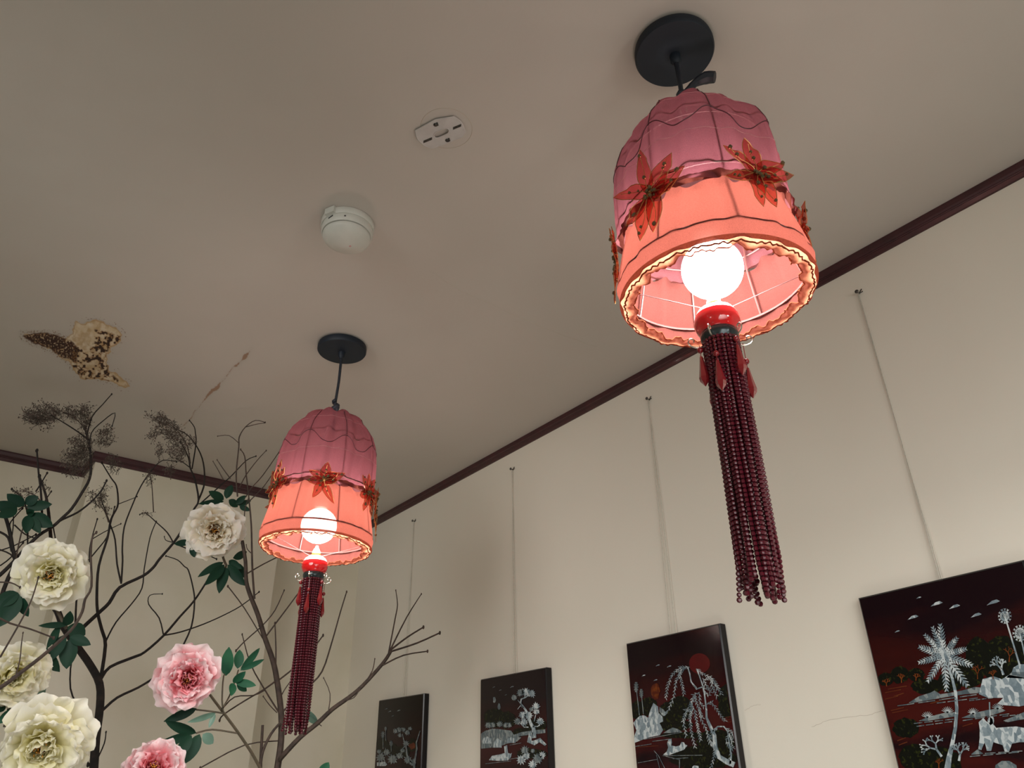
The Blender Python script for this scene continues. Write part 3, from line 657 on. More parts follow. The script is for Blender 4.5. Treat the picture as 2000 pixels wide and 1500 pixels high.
class Inlay:
    def __init__(s, T, F, tx, zmin=None): s.T, s.F, s.tx, s.zmin = T, F, tx, zmin
    def poly(s, name, pts, mt, d=.0012, mb=None):
        P = clean([s.F(*s.tx(*q), d) for q in pts]); P = [np.array([p[0], p[1], max(p[2], s.zmin+.008)]) for p in P]
        m_ = (mb or MB()); m_.extr(P, (.0005, 0, 0))
        return m_ if mb is not None else m_.build(name, mt, s.T, smooth=False)
    def line(s, pts, wd, mb, d=.0023):
        pts = [np.array(p, float) for p in pts]; L_, R_ = [], []
        wd = [wd]*len(pts) if np.isscalar(wd) else list(np.interp(np.linspace(0, 1, len(pts)), np.linspace(0, 1, len(wd)), wd))
        for i, p in enumerate(pts):
            t = pts[min(i+1, len(pts)-1)]-pts[max(i-1, 0)]; t = t/(np.linalg.norm(t)+1e-9); nn = np.array([-t[1], t[0]])
            L_.append(p+nn*wd[i]/2); R_.append(p-nn*wd[i]/2)
        for i in range(len(pts)-1): s.poly('', [L_[i], L_[i+1], R_[i+1], R_[i]], None, d, mb)
    def frond(s, a, b, wd, mb, n=9, droop=0., lay=0):
        a = np.array(a, float); b = np.array(b, float); e = b-a; L_ = np.linalg.norm(e); t = e/L_; nn = np.array([-t[1], t[0]]); d = .0021+lay*.00012
        s.line([a, b], [wd*.28, wd*.12], mb, d+.0003)
        st = L_*.92/n
        for k in range(n):
            q = (k+.3)/n; w_ = wd*math.sin(PI*min(1, q*.8+.14))**.6; c = a+e*q
            for sd in (1, -1): s.poly('', [c-t*st*.34, c+nn*sd*w_*.6+t*st*.25, c+nn*sd*w_+t*(st*.6+w_*.55), c+nn*sd*w_*.4+t*st*.75, c+t*st*.40], None, d, mb)
    def blob(s, c, rx, ry, n=14, rough=.2, seed=0):
        rn = random.Random(seed); return [(c[0]+rx*math.cos(t)*(1+rn.uniform(-rough, rough)), c[1]+ry*math.sin(t)*(1+rn.uniform(-rough, rough))) for t in [2*PI*k/n for k in range(n)]]
    def coral(s, base, ang, L_, wd, mb, rn, depth=0):
        if depth > 4 or L_ < 6: return
        a = np.array(base, float); b = a+np.array([math.cos(ang), -math.sin(ang)])*L_
        s.line([a, b], [wd, wd*.75], mb)
        if depth >= 2: s.poly('', s.blob(b, wd*.9, wd*.9, 6, .3, rn.randint(0, 999)), None, .0020, mb)
        for da in (rn.uniform(.35, .8), -rn.uniform(.35, .8)): s.coral(b, ang+da, L_*rn.uniform(.62, .82), wd*.75, mb, rn, depth+1)
def bird(I, x, y, s_, mb):
    I.poly('', [(x-s_, y+s_*.55), (x-s_*.2, y-s_*.15), (x+s_*.5, y-s_*.35), (x+s_, y-s_*.1), (x+s_*.5, y+s_*.15), (x-s_*.1, y+s_*.3)], None, .0020, mb)

def draw4(T, F, zb):
    I = Inlay(T, F, lambda x, y: (1660+x/3.571, 1080+y/3.571), zb); N_ = M['nacre']; rn = random.Random(4)
    for k, (x, y, rx, ry) in enumerate([(250, 880, 55, 45), (345, 850, 65, 60), (460, 850, 60, 45), (540, 930, 110, 55), (700, 900, 90, 70), (900, 720, 100, 130), (1060, 690, 110, 110), (1250, 640, 120, 150), (820, 850, 120, 90), (450, 1420, 110, 90), (390, 1220, 90, 70), (1050, 800, 150, 90), (620, 1500, 160, 150)]): I.poly('painted_bush', I.blob((x, y), rx, ry, 26, .09, k), M['bush'], .0011+k*.00002)
    og = MB()
    for (x, y, a, L_) in [(890, 880, 1.6, 36), (1110, 760, 1.5, 40), (360, 905, 1.6, 22), (460, 890, 1.5, 18), (255, 930, 1.6, 20), (1000, 880, 1.7, 24), (620, 1500, 1.6, 24)]:
        I.coral((x, y), a, L_, 7, og, rn, 1)
    og.build('painted_saplings', M['orange'], T, smooth=False)
    rp = MB()
    for (x, y, L_) in [(300, 965, 110), (340, 990, 70), (330, 1090, 90), (350, 1105, 110), (360, 1300, 60), (370, 1330, 60), (290, 1010, 90), (600, 1040, 80), (820, 1200, 70), (330, 940, 130)]:
        rp = MB(); I.line([(x-L_/2, y+10), (x+L_/2, y-12)], 7, rp, .0015); rp.build('painted_ripple', M['ember'], T, smooth=False)
    for x, y, s_ in [(480, 310, 18), (605, 350, 42), (730, 370, 38), (1000, 340, 46), (880, 430, 38), (440, 445, 38), (330, 545, 18)]:
        b = MB(); bird(I, x, y, s_, b); b.build('inlaid_bird', N_, T, smooth=False)
    pm = MB(); c = (655, 715)
    for kf, (tip, wd) in enumerate([((480, 655), 26), ((478, 765), 24), ((540, 900), 26), ((675, 965), 26), ((820, 930), 32), ((855, 785), 28), ((812, 668), 24), ((748, 590), 24), ((628, 495), 26), ((575, 515), 22), ((520, 568), 22)]):
        I.frond(c, tip, wd*1.1, pm, 10, 0, kf)
    pm.build('inlaid_palm_crown', N_, T, smooth=False)
    tr = MB(); I.line([(685, 790), (715, 880), (738, 980), (745, 1090), (735, 1220), (710, 1350), (690, 1430), (678, 1520)], [14, 20, 22, 24, 32, 46], tr); tr.build('inlaid_palm_trunk', N_, T, smooth=False)
    for c, e, r in [((1080, 440), (1182, 778), 46), ((1185, 560), (1240, 800), 50)]:
        sm = MB()
        for k in range(12): a = 2*PI*k/12; I.frond(c, (c[0]+math.cos(a)*r, c[1]+math.sin(a)*r*1.15), 10, sm, 3)
        I.line([c, e], [9, 12], sm); sm.build('inlaid_small_palm', N_, T, smooth=False)
    for pts in ([(410, 1045), (480, 1000), (560, 975), (590, 960), (630, 985), (700, 975), (780, 960), (870, 935), (930, 940), (930, 975), (800, 985), (700, 1000), (560, 1025), (440, 1045)],
                [(480, 1172), (530, 1150), (600, 1130), (660, 1115), (730, 1110), (730, 1140), (640, 1155), (540, 1172)],
                [(780, 1150), (850, 1120), (960, 1095), (1050, 1080), (1085, 1100), (1000, 1130), (880, 1150)],
                [(1015, 1480), (1060, 1450), (1110, 1450), (1160, 1480), (1170, 1530), (1010, 1530)],
                [(850, 1400), (890, 1370), (930, 1400)], [(1070, 1170), (1214, 1110), (1260, 1150), (1100, 1180)]):
        I.poly('inlaid_islet', pts, M['nacreg'], .0018)
    for pts in ([(900, 985), (925, 880), (1000, 860), (1060, 880), (1110, 850), (1214, 870), (1290, 900), (1290, 1050), (1180, 1070), (1060, 1060), (1030, 1050), (1070, 1010), (960, 1010)],
                [(1090, 870), (1130, 830), (1290, 830), (1290, 880)], [(1140, 800), (1180, 775), (1280, 780), (1280, 830), (1130, 830)]):
        I.poly('inlaid_rock', pts, M['nacre'] if pts[0][0] != 1090 else M['nacreg'], .0021)
    ln = MB()
    for x0, y0, x1, y1 in [(320, 1068, 900, 985), (440, 1190, 730, 1158), (460, 1210, 720, 1175), (780, 1170, 1120, 1120), (830, 1420, 1190, 1388), (840, 1405, 1214, 1380), (1080, 1175, 1260, 1150), (600, 1048, 900, 1010), (830, 1030, 1000, 1010), (1060, 1140, 1260, 1120)]:
        for k in range(4):
            a, b = k/4+.02, (k+1)/4-.03; ln = MB(); I.line([(x0+(x1-x0)*a, y0+(y1-y0)*a), (x0+(x1-x0)*b, y0+(y1-y0)*b)], 6, ln); ln.build('inlaid_shore_line', M['nacreg'], T, smooth=False)
    for cx_, cy_ in ((540, 1150), (680, 1115), (860, 1125), (1030, 1090)):
        gr = MB()
        for k in range(9): a = .35+k*.3; I.line([(cx_, cy_), (cx_+math.cos(a)*44, cy_-math.sin(a)*44)], [6, 2], gr)
        gr.build('inlaid_grass', N_, T, smooth=False)
    for base, a, L_ in (((640, 1420), 2.2, 62), ((760, 1450), 1.4, 48), ((1070, 850), 1.9, 44)):
        co = MB(); I.coral(base, a, L_, 17, co, rn, 0); co.build('inlaid_shrub', N_, T, smooth=False)
    bf = [(905, 1230), (898, 1180), (930, 1150), (950, 1175), (975, 1185), (978, 1140), (995, 1160), (1000, 1195), (1020, 1220), (1080, 1215), (1160, 1210), (1214, 1220), (1280, 1250), (1290, 1370), (1250, 1370), (1235, 1320), (1180, 1320), (1130, 1330), (1110, 1385), (1080, 1385), (1065, 1340), (1000, 1320), (985, 1380), (955, 1380), (940, 1320), (915, 1375), (895, 1370), (905, 1290)]
    I.poly('inlaid_buffalo', bf, N_, .0024)
    st = MB(); I.line([(973, 1040), (976, 1140)], 8, st); I.poly('', I.blob((985, 1170), 22, 30, 10, .2, 3), None, .0024, st); st.build('inlaid_rider', N_, T, smooth=False)
def draw3(T, F, zb):
    I = Inlay(T, F, lambda x, y: (1200+x/5., 1200+y/5.), zb); rn = random.Random(9); N_ = M['nacre']
    I.poly('painted_moon', I.blob((830, 480), 102, 100, 28, .01, 1), M['moon'], .0011)
    for k, (x, y, rx, ry) in enumerate([(220, 930, 60, 90), (330, 900, 90, 90), (520, 960, 90, 100), (640, 920, 120, 130), (1120, 800, 110, 120), (860, 1400, 330, 110), (560, 1080, 200, 60), (1100, 900, 90, 110), (700, 1180, 260, 30), (1000, 1250, 200, 130)]): I.poly('painted_bush', I.blob((x, y), rx, ry, 26, .09, k), M['bush'], .0012+k*.00002)
    og = MB(); I.poly('', I.blob((400, 750), 42, 85, 14, .15, 2), None, .0016, og); og.build('painted_flame_tree', mat('painted_glow', (.07, .010, .003), .25, noise=(90, (.17, .04, .005), .45, .7), spec=.3), T, smooth=False)
    rp = MB()
    for x, y, L_ in [(1130, 1000, 90), (1120, 1030, 110), (1140, 1050, 80), (330, 1290, 200)]: rp = MB(); I.line([(x-L_/2, y+6), (x+L_/2, y-8)], 6, rp, .0015); rp.build('painted_ripple', M['ember'], T, smooth=False)
    for x, y, s_ in [(424, 495, 20), (535, 505, 22), (285, 595, 20), (400, 640, 20)]:
        b = MB(); bird(I, x, y, s_, b); b.build('inlaid_bird', N_, T, smooth=False)
    for c, e, r in (((212, 710), (243, 985), 36), ((262, 770), (283, 975), 30)):
        sm = MB()
        for k in range(10): a = 2*PI*k/10; I.frond(c, (c[0]+math.cos(a)*r*.6, c[1]+math.sin(a)*r*1.4), 8, sm, 3)
        I.line([c, e], [5, 6], sm); sm.build('inlaid_small_palm', M['nacreg'], T, smooth=False)
    # willow: trunk, boughs, hanging fronds of small leaves
    wt = MB()
    I.line([(1170, 1470), (1100, 1440), (1020, 1390), (985, 1300), (975, 1180), (930, 1080), (900, 1010), (895, 900), (880, 790), (862, 700), (830, 600), (800, 530)], [55, 52, 44, 40, 34, 24, 16, 12, 11, 10, 9], wt)
    I.line([(800, 720), (750, 660), (735, 580), (715, 510)], [14, 12, 10], wt); I.line([(880, 700), (800, 730), (770, 690)], [12, 9], wt); I.line([(960, 1140), (1010, 1095), (1070, 1095), (1110, 1150)], [16, 10], wt); I.line([(1130, 1460), (1140, 1380), (1130, 1300), (1110, 1200)], [20, 14, 8], wt)
    wt.build('inlaid_willow_trunk', N_, T, smooth=False)
    fr = [[(735, 515), (640, 520), (560, 590), (520, 700), (500, 820)], [(700, 510), (640, 560), (600, 660), (580, 800), (520, 950), (480, 975)], [(650, 530), (640, 620), (665, 700), (680, 780)], [(800, 530), (860, 580), (950, 620), (1000, 690), (1045, 780)],
          [(880, 640), (940, 620), (960, 720), (1000, 800)], [(870, 700), (880, 760), (920, 790)], [(830, 760), (770, 790), (750, 870), (760, 910)], [(830, 770), (830, 850), (870, 900)], [(780, 920), (700, 940), (670, 1040), (700, 1190)], [(760, 920), (735, 1020), (750, 1150), (790, 1300)],
          [(780, 920), (800, 1040), (820, 1130), (840, 1230)], [(830, 900), (840, 1010), (900, 1130), (930, 1240), (960, 1280)], [(900, 880), (950, 860), (1000, 930), (1040, 990), (1080, 1040)], [(1090, 1110), (1150, 1150), (1180, 1220)], [(1100, 1150), (1150, 1240), (1130, 1400)],
          [(985, 1290), (975, 1380), (945, 1490)], [(1010, 1100), (960, 1140), (930, 1230)], [(780, 780), (800, 860), (830, 940), (860, 1010)], [(800, 800), (760, 850), (740, 900)], [(930, 640), (980, 660), (1010, 740)], [(860, 620), (900, 700), (940, 760)], [(1130, 1160), (1090, 1230), (1120, 1290)], [(1140, 1300), (1200, 1310), (1210, 1340)]]
    for P in fr:
        g = MB(); P = [np.array(p, float) for p in P]; I.line(P, [4, 2], g)
        L_ = sum(np.linalg.norm(P[i+1]-P[i]) for i in range(len(P)-1)); n_ = int(L_/14)
        for k in range(n_):
            t = (k+.5)/n_*(len(P)-1); i = int(t); p = P[i]+(P[i+1]-P[i])*(t-i); sd = 1 if k % 2 else -1
            a = math.atan2(*(P[i+1]-P[i])[::-1])+sd*.55; e = p+np.array([math.cos(a), math.sin(a)])*rn.uniform(26, 42)
            mdl = (p+e)/2; nn = np.array([-math.sin(a), math.cos(a)])*3.4
            I.poly('', [p, mdl+nn, e, mdl-nn], None, .0022, g)
        g.build('inlaid_willow_frond', N_, T, smooth=False)
    I.poly('inlaid_rock', [(185, 1060), (215, 1020), (250, 990), (290, 985), (330, 1010), (345, 950), (380, 865), (425, 900), (430, 960), (470, 1000), (475, 1045), (440, 1060), (460, 1100), (475, 1130), (440, 1180), (340, 1200), (270, 1225), (190, 1255), (180, 1200), (215, 1130)], N_, .0022)
    I.poly('inlaid_rock', [(440, 905), (480, 930), (500, 960), (470, 990), (440, 950)], M['nacreg'], .0021)
    I.poly('inlaid_islet', [(480, 1158), (520, 1130), (570, 1105), (620, 1120), (655, 1145), (560, 1158)], M['nacreg'], .0018)
    bt = [(475, 1370), (510, 1340), (525, 1300), (515, 1260), (530, 1215), (555, 1215), (560, 1250), (555, 1280), (600, 1290), (640, 1280), (655, 1245), (680, 1250), (690, 1270), (712, 1280), (680, 1320), (600, 1350), (530, 1375)]
    I.poly('inlaid_boat', bt, N_, .0022)
    ln = MB()
    for x0, y0, x1, y1 in [(290, 1220, 660, 1150), (200, 1290, 360, 1265), (370, 1240, 560, 1215), (470, 1380, 860, 1375), (230, 1450, 420, 1415), (570, 1410, 720, 1400), (500, 1385, 640, 1420)]: ln = MB(); I.line([(x0, y0), (x1, y1)], [5, 5], ln); ln.build('inlaid_shore_line', M['nacreg'], T, smooth=False)
    for q, w_ in (([(385, 1330), (430, 1380), (490, 1500)], 5), ([(410, 1370), (440, 1500)], 4), ([(635, 1420), (635, 1520)], 6)): ln = MB(); I.line(q, w_, ln); ln.build('inlaid_reed', M['nacreg'], T, smooth=False)
    I.poly('inlaid_islet', [(760, 1490), (775, 1475), (820, 1480), (825, 1530), (760, 1530)], N_, .0020)
def draw2(T, F, zb):
    I = Inlay(T, F, lambda x, y: (920+x/7.141, 1290+y/7.141), zb); rn = random.Random(12); N_ = M['nacre']
    for k, (x, y, rx, ry) in enumerate([(330, 800, 150, 130), (500, 830, 120, 120), (250, 780, 70, 90), (900, 900, 160, 90), (700, 1000, 120, 60), (850, 1300, 220, 70)]): I.poly('painted_bush', I.blob((x, y), rx, ry, 26, .09, k), M['bush'], .0012+k*.00002)
    for x, y, s_ in [(318, 370, 20), (408, 412, 20), (570, 365, 28), (485, 478, 16)]:
        b = MB(); bird(I, x, y, s_, b); b.build('inlaid_bird', M['nacreg'], T, smooth=False)
    def tuft(x, y, r, k, mt):
        n_ = 11; P = []
        for i in range(2*n_): t = PI*2*i/(2*n_); rr = r*(1 if i % 2 == 0 else .6)*rn.uniform(.85, 1.15); P.append((x+rr*math.cos(t), y+rr*math.sin(t)))
        I.poly('inlaid_foliage', P, mt, .0021)
    for k, (x, y, r) in enumerate([(690, 450, 62), (760, 440, 68), (845, 460, 60), (600, 520, 48), (905, 640, 60), (910, 710, 50), (840, 680, 34), (720, 760, 62), (800, 770, 70), (650, 850, 56), (740, 860, 60), (965, 850, 60), (750, 1250, 66), (700, 1380, 74), (770, 1330, 56), (930, 1370, 80), (990, 1320, 56), (860, 1450, 70), (860, 1260, 34)]):
        tuft(x, y, r, k, N_ if k % 3 else M['nacreg'])
    tr = MB()
    for P, wd in (([(880, 1080), (870, 950), (820, 850), (790, 740), (740, 660), (690, 600), (700, 540), (770, 510), (810, 480)], [60, 40, 26, 18, 12]), ([(740, 660), (690, 630), (650, 680)], [14, 8]), ([(860, 920), (930, 920), (970, 880)], [18, 10]), ([(800, 930), (740, 930), (690, 880)], [16, 10]), ([(840, 1000), (810, 1130), (880, 1150), (960, 1110), (1040, 1180)], [50, 60, 66, 60, 30]), ([(715, 655), (690, 600), (650, 550)], [12, 10, 6]), ([(880, 850), (900, 760)], [12, 9])):
        I.line(P, wd, tr)
    tr.build('inlaid_tree_trunk', N_, T, smooth=False)
    I.poly('inlaid_islet', [(590, 1040), (700, 1000), (800, 985), (900, 970), (1035, 960), (1035, 1010), (860, 1030), (640, 1060)], M['nacreg'], .0017)
    I.poly('inlaid_islet', [(140, 1020), (200, 980), (300, 950), (420, 960), (560, 980), (590, 1030), (700, 1075), (640, 1130), (500, 1160), (420, 1190), (260, 1210), (140, 1230)], M['nacreg'], .0018)
    for k, (x, y, r) in enumerate([(240, 900, 50), (300, 900, 45), (400, 890, 48), (480, 900, 40), (530, 900, 42), (190, 1030, 45)]): tuft(x, y, r, k, M['nacreg'])
    for k, (x, y, wv, hv) in enumerate([(370, 1150, 55, 65), (220, 1110, 60, 50), (560, 1110, 60, 40)]):
        I.poly('inlaid_house', [(x-wv, y+hv), (x-wv*.9, y-hv*.4), (x, y-hv), (x+wv, y-hv*.4), (x+wv, y+hv)], N_, .0024)
    I.poly('inlaid_boat', [(250, 1390), (290, 1330), (400, 1310), (470, 1290), (460, 1200), (500, 1180), (515, 1290), (550, 1300), (570, 1290), (555, 1350), (510, 1395), (380, 1400)], N_, .0022)
    for x, y in ((390, 640), (325, 550)): I.poly('inlaid_small_palm', I.blob((x, y), 20, 45, 10, .2, x), M['nacreg'], .0017)
    ln = MB()
    for x0, y0, x1, y1 in [(150, 1225, 420, 1200), (200, 1440, 560, 1400), (520, 1380, 640, 1360), (540, 1180, 700, 1150)]: ln = MB(); I.line([(x0, y0), (x1, y1)], [8, 6], ln); ln.build('inlaid_shore_line', M['nacreg'], T, smooth=False)
def draw1(T, F, zb):
    I = Inlay(T, F, lambda x, y: (720+x/9.377, 1340+y/9.377), zb); rn = random.Random(21); G = M['nacreg']
    for k, (x, y, rx, ry) in enumerate([(250, 1080, 110, 160), (420, 1150, 100, 110), (800, 1080, 90, 120), (600, 1200, 160, 110)]): I.poly('painted_bush', I.blob((x, y), rx, ry, 26, .09, k), M['bush'], .0012+k*.00002)
    for x, y, s_ in [(320, 415, 30), (385, 462, 30), (550, 445, 36), (440, 545, 24)]:
        b = MB(); bird(I, x, y, s_, b); b.build('inlaid_bird', G, T, smooth=False)
    for x, y, r, yb in [(260, 890, 60, 1150), (410, 1050, 50, 1200), (310, 780, 34, 1000)]:
        sm = MB()
        for k in range(9): a = 2*PI*k/9; I.frond((x, y), (x+math.cos(a)*r*.6, y+math.sin(a)*r), 12, sm, 3)
        I.line([(x, y), (x+4, yb)], 9, sm); sm.build('inlaid_small_palm', G, T, smooth=False)
    tr = MB(); I.line([(830, 1500), (855, 1300), (880, 1150), (875, 1030), (900, 950), (940, 820)], [36, 26, 20, 12], tr); tr.build('inlaid_tree_trunk', G, T, smooth=False); tr = MB(); I.line([(740, 1400), (700, 1250), (680, 1080), (640, 980), (620, 880)], [34, 30, 20, 12], tr); I.line([(680, 1080), (620, 1150), (600, 1250)], [22, 12], tr); tr.build('inlaid_tree_trunk', G, T, smooth=False)
    for k, (x, y, r) in enumerate([(490, 820, 55), (560, 800, 60), (640, 800, 45), (570, 900, 45), (710, 850, 55), (760, 780, 40), (680, 1050, 60), (620, 1180, 50), (190, 1200, 50), (330, 1210, 70), (220, 1310, 100), (440, 1340, 100), (560, 1280, 70), (720, 1350, 90), (800, 1400, 80)]):
        P = []; n_ = 10
        for i in range(2*n_): t = PI*2*i/(2*n_); rr = r*(1 if i % 2 == 0 else .58)*rn.uniform(.8, 1.2); P.append((x+rr*math.cos(t), y+rr*math.sin(t)))
        I.poly('inlaid_foliage', P, G, .0021)
    I.poly('inlaid_islet', [(150, 1400), (300, 1380), (340, 1440), (300, 1465), (150, 1465)], M['nacre'], .0020)
    og = MB(); I.poly('', I.blob((800, 1100), 60, 60, 10, .3, 3), None, .0016, og); og.build('painted_saplings', M['ember'], T, smooth=False)
RED = (.050, .004, .005); DRK = (.008, .002, .004)
panel((1675, 1168), (1998, 1093), 1.20, [(1835, 1131), (1839, 1130)], (1676, 572), 'largest lacquer panel at far right, tall inlaid palm and buffalo', 'nail above the far right palm panel', (.058, .006, .005), DRK, draw4, .3)
panel((1222, 1257), (1405, 1217), 1.20, [(1309, 1238), (1320, 1236)], (1266, 780), 'lacquer panel with drooping inlaid willow and round red moon', 'nail above the willow panel', RED, DRK, draw3, 1.4)
panel((938, 1327), (1066, 1303), 1.20, [(1004, 1315), (1008, 1314)], (1000, 917), 'lacquer panel with leafy inlaid tree, between the willow panel and the darkest panel', 'nail above the leafy tree panel', (.036, .003, .005), DRK, draw2, 2.2)
panel((740, 1368), (828, 1354), 1.20, [(787, 1361), (791, 1360)], (808, 1018), 'darkest, farthest lacquer panel beside the tips of the bare branches', 'nail above the farthest dark panel', (.020, .0025, .004), (.005, .002, .003), draw1, 3.1)

def leaf_mesh(P0, P1, wd, nrm, mb, fold=.25):
    e = P1-P0; L_ = np.linalg.norm(e); t = e/L_; s = np.cross(nrm, t); s /= np.linalg.norm(s); nn = np.cross(t, s); n = 8; vs = []
    for j in range(n+1):
        q = j/n; w_ = wd*(math.sin(PI*q**.9)**.75 if 0 < q < 1 else 0)+.0005; c = P0+e*q+nn*(-.10*L_*(q*q))
        for u in (-1, -.5, 0, .5, 1): vs.append(c+s*w_*u+nn*abs(u)*w_*fold*1.0)
    mb.add(vs, [(j*5+i, j*5+i+1, (j+1)*5+i+1, (j+1)*5+i) for j in range(n) for i in range(4)])
# ---------------------------------------------------------------- bare artificial trees
def tree(Ybase, label, name, branches, bark, trunkn=1):
    b0 = at(*branches[0][0][0], Ybase); 
    T = thing(name, b0, label, 'tree', 'bare branches in the corner')
    for i, br in enumerate(branches):
        pts, r0, r1 = br[0], br[1], br[2]; dy0 = br[3] if len(br) > 3 else 0; dy1 = br[4] if len(br) > 4 else dy0
        n = len(pts); P = [at(*q, Ybase+dy0+(dy1-dy0)*k/(n-1)) for k, q in enumerate(pts)]
        if i < trunkn:                                              # run the trunk on down below the frame to the floor
            d = P[0]-P[1]; P = [np.array([P[0][0]+d[0]*3, P[0][1], 0.0]), np.array([P[0][0]+d[0]*3, P[0][1], .9]), np.array([P[0][0]+d[0]*2.6, P[0][1], P[0][2]-.32]), np.array([P[0][0]+d[0]*2, P[0][1], P[0][2]-.16]), P[0]+d]+P; n += 5
        s = [pxsize(p) for p in P]; R_ = [max(.0009, (r0+(r1-r0)*k/(len(P)-1))*s[k]) for k in range(len(P))]
        for k in range(1, len(P)-1): P[k] = P[k]+RNG.uniform(-.0015, .0015, 3)
        mb = MB().tube(P, R_, 6, smooth=3)
        if i >= trunkn and R_[-1] < .003: mb.ball(P[-1], R_[-1]*1.7, 4, 6, (1, 1, 1.6))
        mb.build('trunk' if i < trunkn else 'branch', bark, T)
        # buds and nodes on finer twigs
    return T
T1 = [
 ([(183, 1500), (188, 1440), (195, 1380), (195, 1335), (177, 1299), (153, 1266), (126, 1227), (111, 1194), (99, 1179)], 8.5, 5.5),
 ([(150, 1240), (162, 1227), (192, 1197), (213, 1176), (234, 1147), (279, 1125), (300, 1107), (312, 1093), (339, 1060), (360, 1029), (372, 1005), (380, 993), (387, 976), (381, 938), (372, 914), (368, 894), (353, 863)], 3.6, 1.2, 0, -.12),
 ([(387, 978), (399, 950), (400, 923), (394, 894), (382, 870), (365, 849), (345, 838)], 1.9, .9, -.08, -.2),
 ([(375, 916), (382, 866), (382, 846), (380, 834), (370, 821)], 1.3, .8, -.1, -.2),
 ([(372, 914), (360, 905), (345, 895)], 1, .7, -.1),
 ([(237, 1140), (228, 1101), (224, 1053), (215, 1025), (203, 993), (196, 972)], 1.7, .9),
 ([(237, 1137), (239, 1095), (238, 1070), (243, 1030), (257, 988), (275, 948), (296, 920), (318, 900), (345, 902)], 1.7, .9, 0, -.08),
 ([(205, 1262), (207, 1251), (228, 1215), (258, 1179), (276, 1149), (282, 1110), (294, 1050), (305, 1019)], 1.6, .9),
 ([(196, 1330), (205, 1260), (198, 1230), (190, 1194), (189, 1155), (192, 1104), (210, 1051), (217, 1014), (230, 990), (231, 972), (226, 948), (217, 934), (199, 904)], 3.2, 1, 0, -.06),
 ([(173, 1094), (191, 1072), (208, 1049), (217, 1021), (224, 990)], 1.4, .9, -.01),
 ([(197, 1326), (216, 1302), (261, 1284), (282, 1273), (319, 1241), (351, 1204), (378, 1175), (402, 1140), (412, 1120)], 3.1, 1.6, 0, .02),
 ([(319, 1241), (351, 1235), (397, 1219), (437, 1201), (471, 1183), (506, 1156)], 1.6, .9),
 ([(354, 1268), (374, 1223), (379, 1175), (377, 1145), (367, 1113), (360, 1106), (346, 1093), (324, 1086)], 1.7, .8),
 ([(319, 1239), (310, 1207), (290, 1180), (294, 1163), (317, 1160)], 1.3, .7),
 ([(197, 1389), (200, 1387), (228, 1362), (270, 1344), (301, 1324), (320, 1310)], 2.6, 1.6),
 ([(154, 1269), (140, 1290), (137, 1344), (153, 1383), (158, 1416), (172, 1494)], 1.3, 1.5, -.01),
 ([(189, 1485), (204, 1452), (207, 1430)], 1.3, .9),
 ([(147, 1225), (149, 1176), (154, 1137)], 1.9, 1.5),
 ([(339, 1061), (327, 1041), (305, 1019), (285, 1002), (273, 1005)], 1.3, .7),
 ([(339, 1061), (375, 1074), (399, 1081), (423, 1092)], 1.2, .9),
 ([(175, 1098), (175, 1077), (180, 1053), (190, 1014)], 1.3, .9),
 ([(180, 1053), (205, 1039), (236, 1023)], 1.0, .7),
 ([(392, 983), (430, 950), (454, 928), (480, 899), (500, 891)], 1.4, .8, -.1, -.15),
 ([(230, 985), (255, 975), (268, 970)], .9, .6),
 ([(336, 1059), (325, 1055), (321, 1048)], .9, .6),
]
tree(2.42, 'dark bare branching tree with curved trunk in the left corner', 'bare_tree', T1, M['bark'])
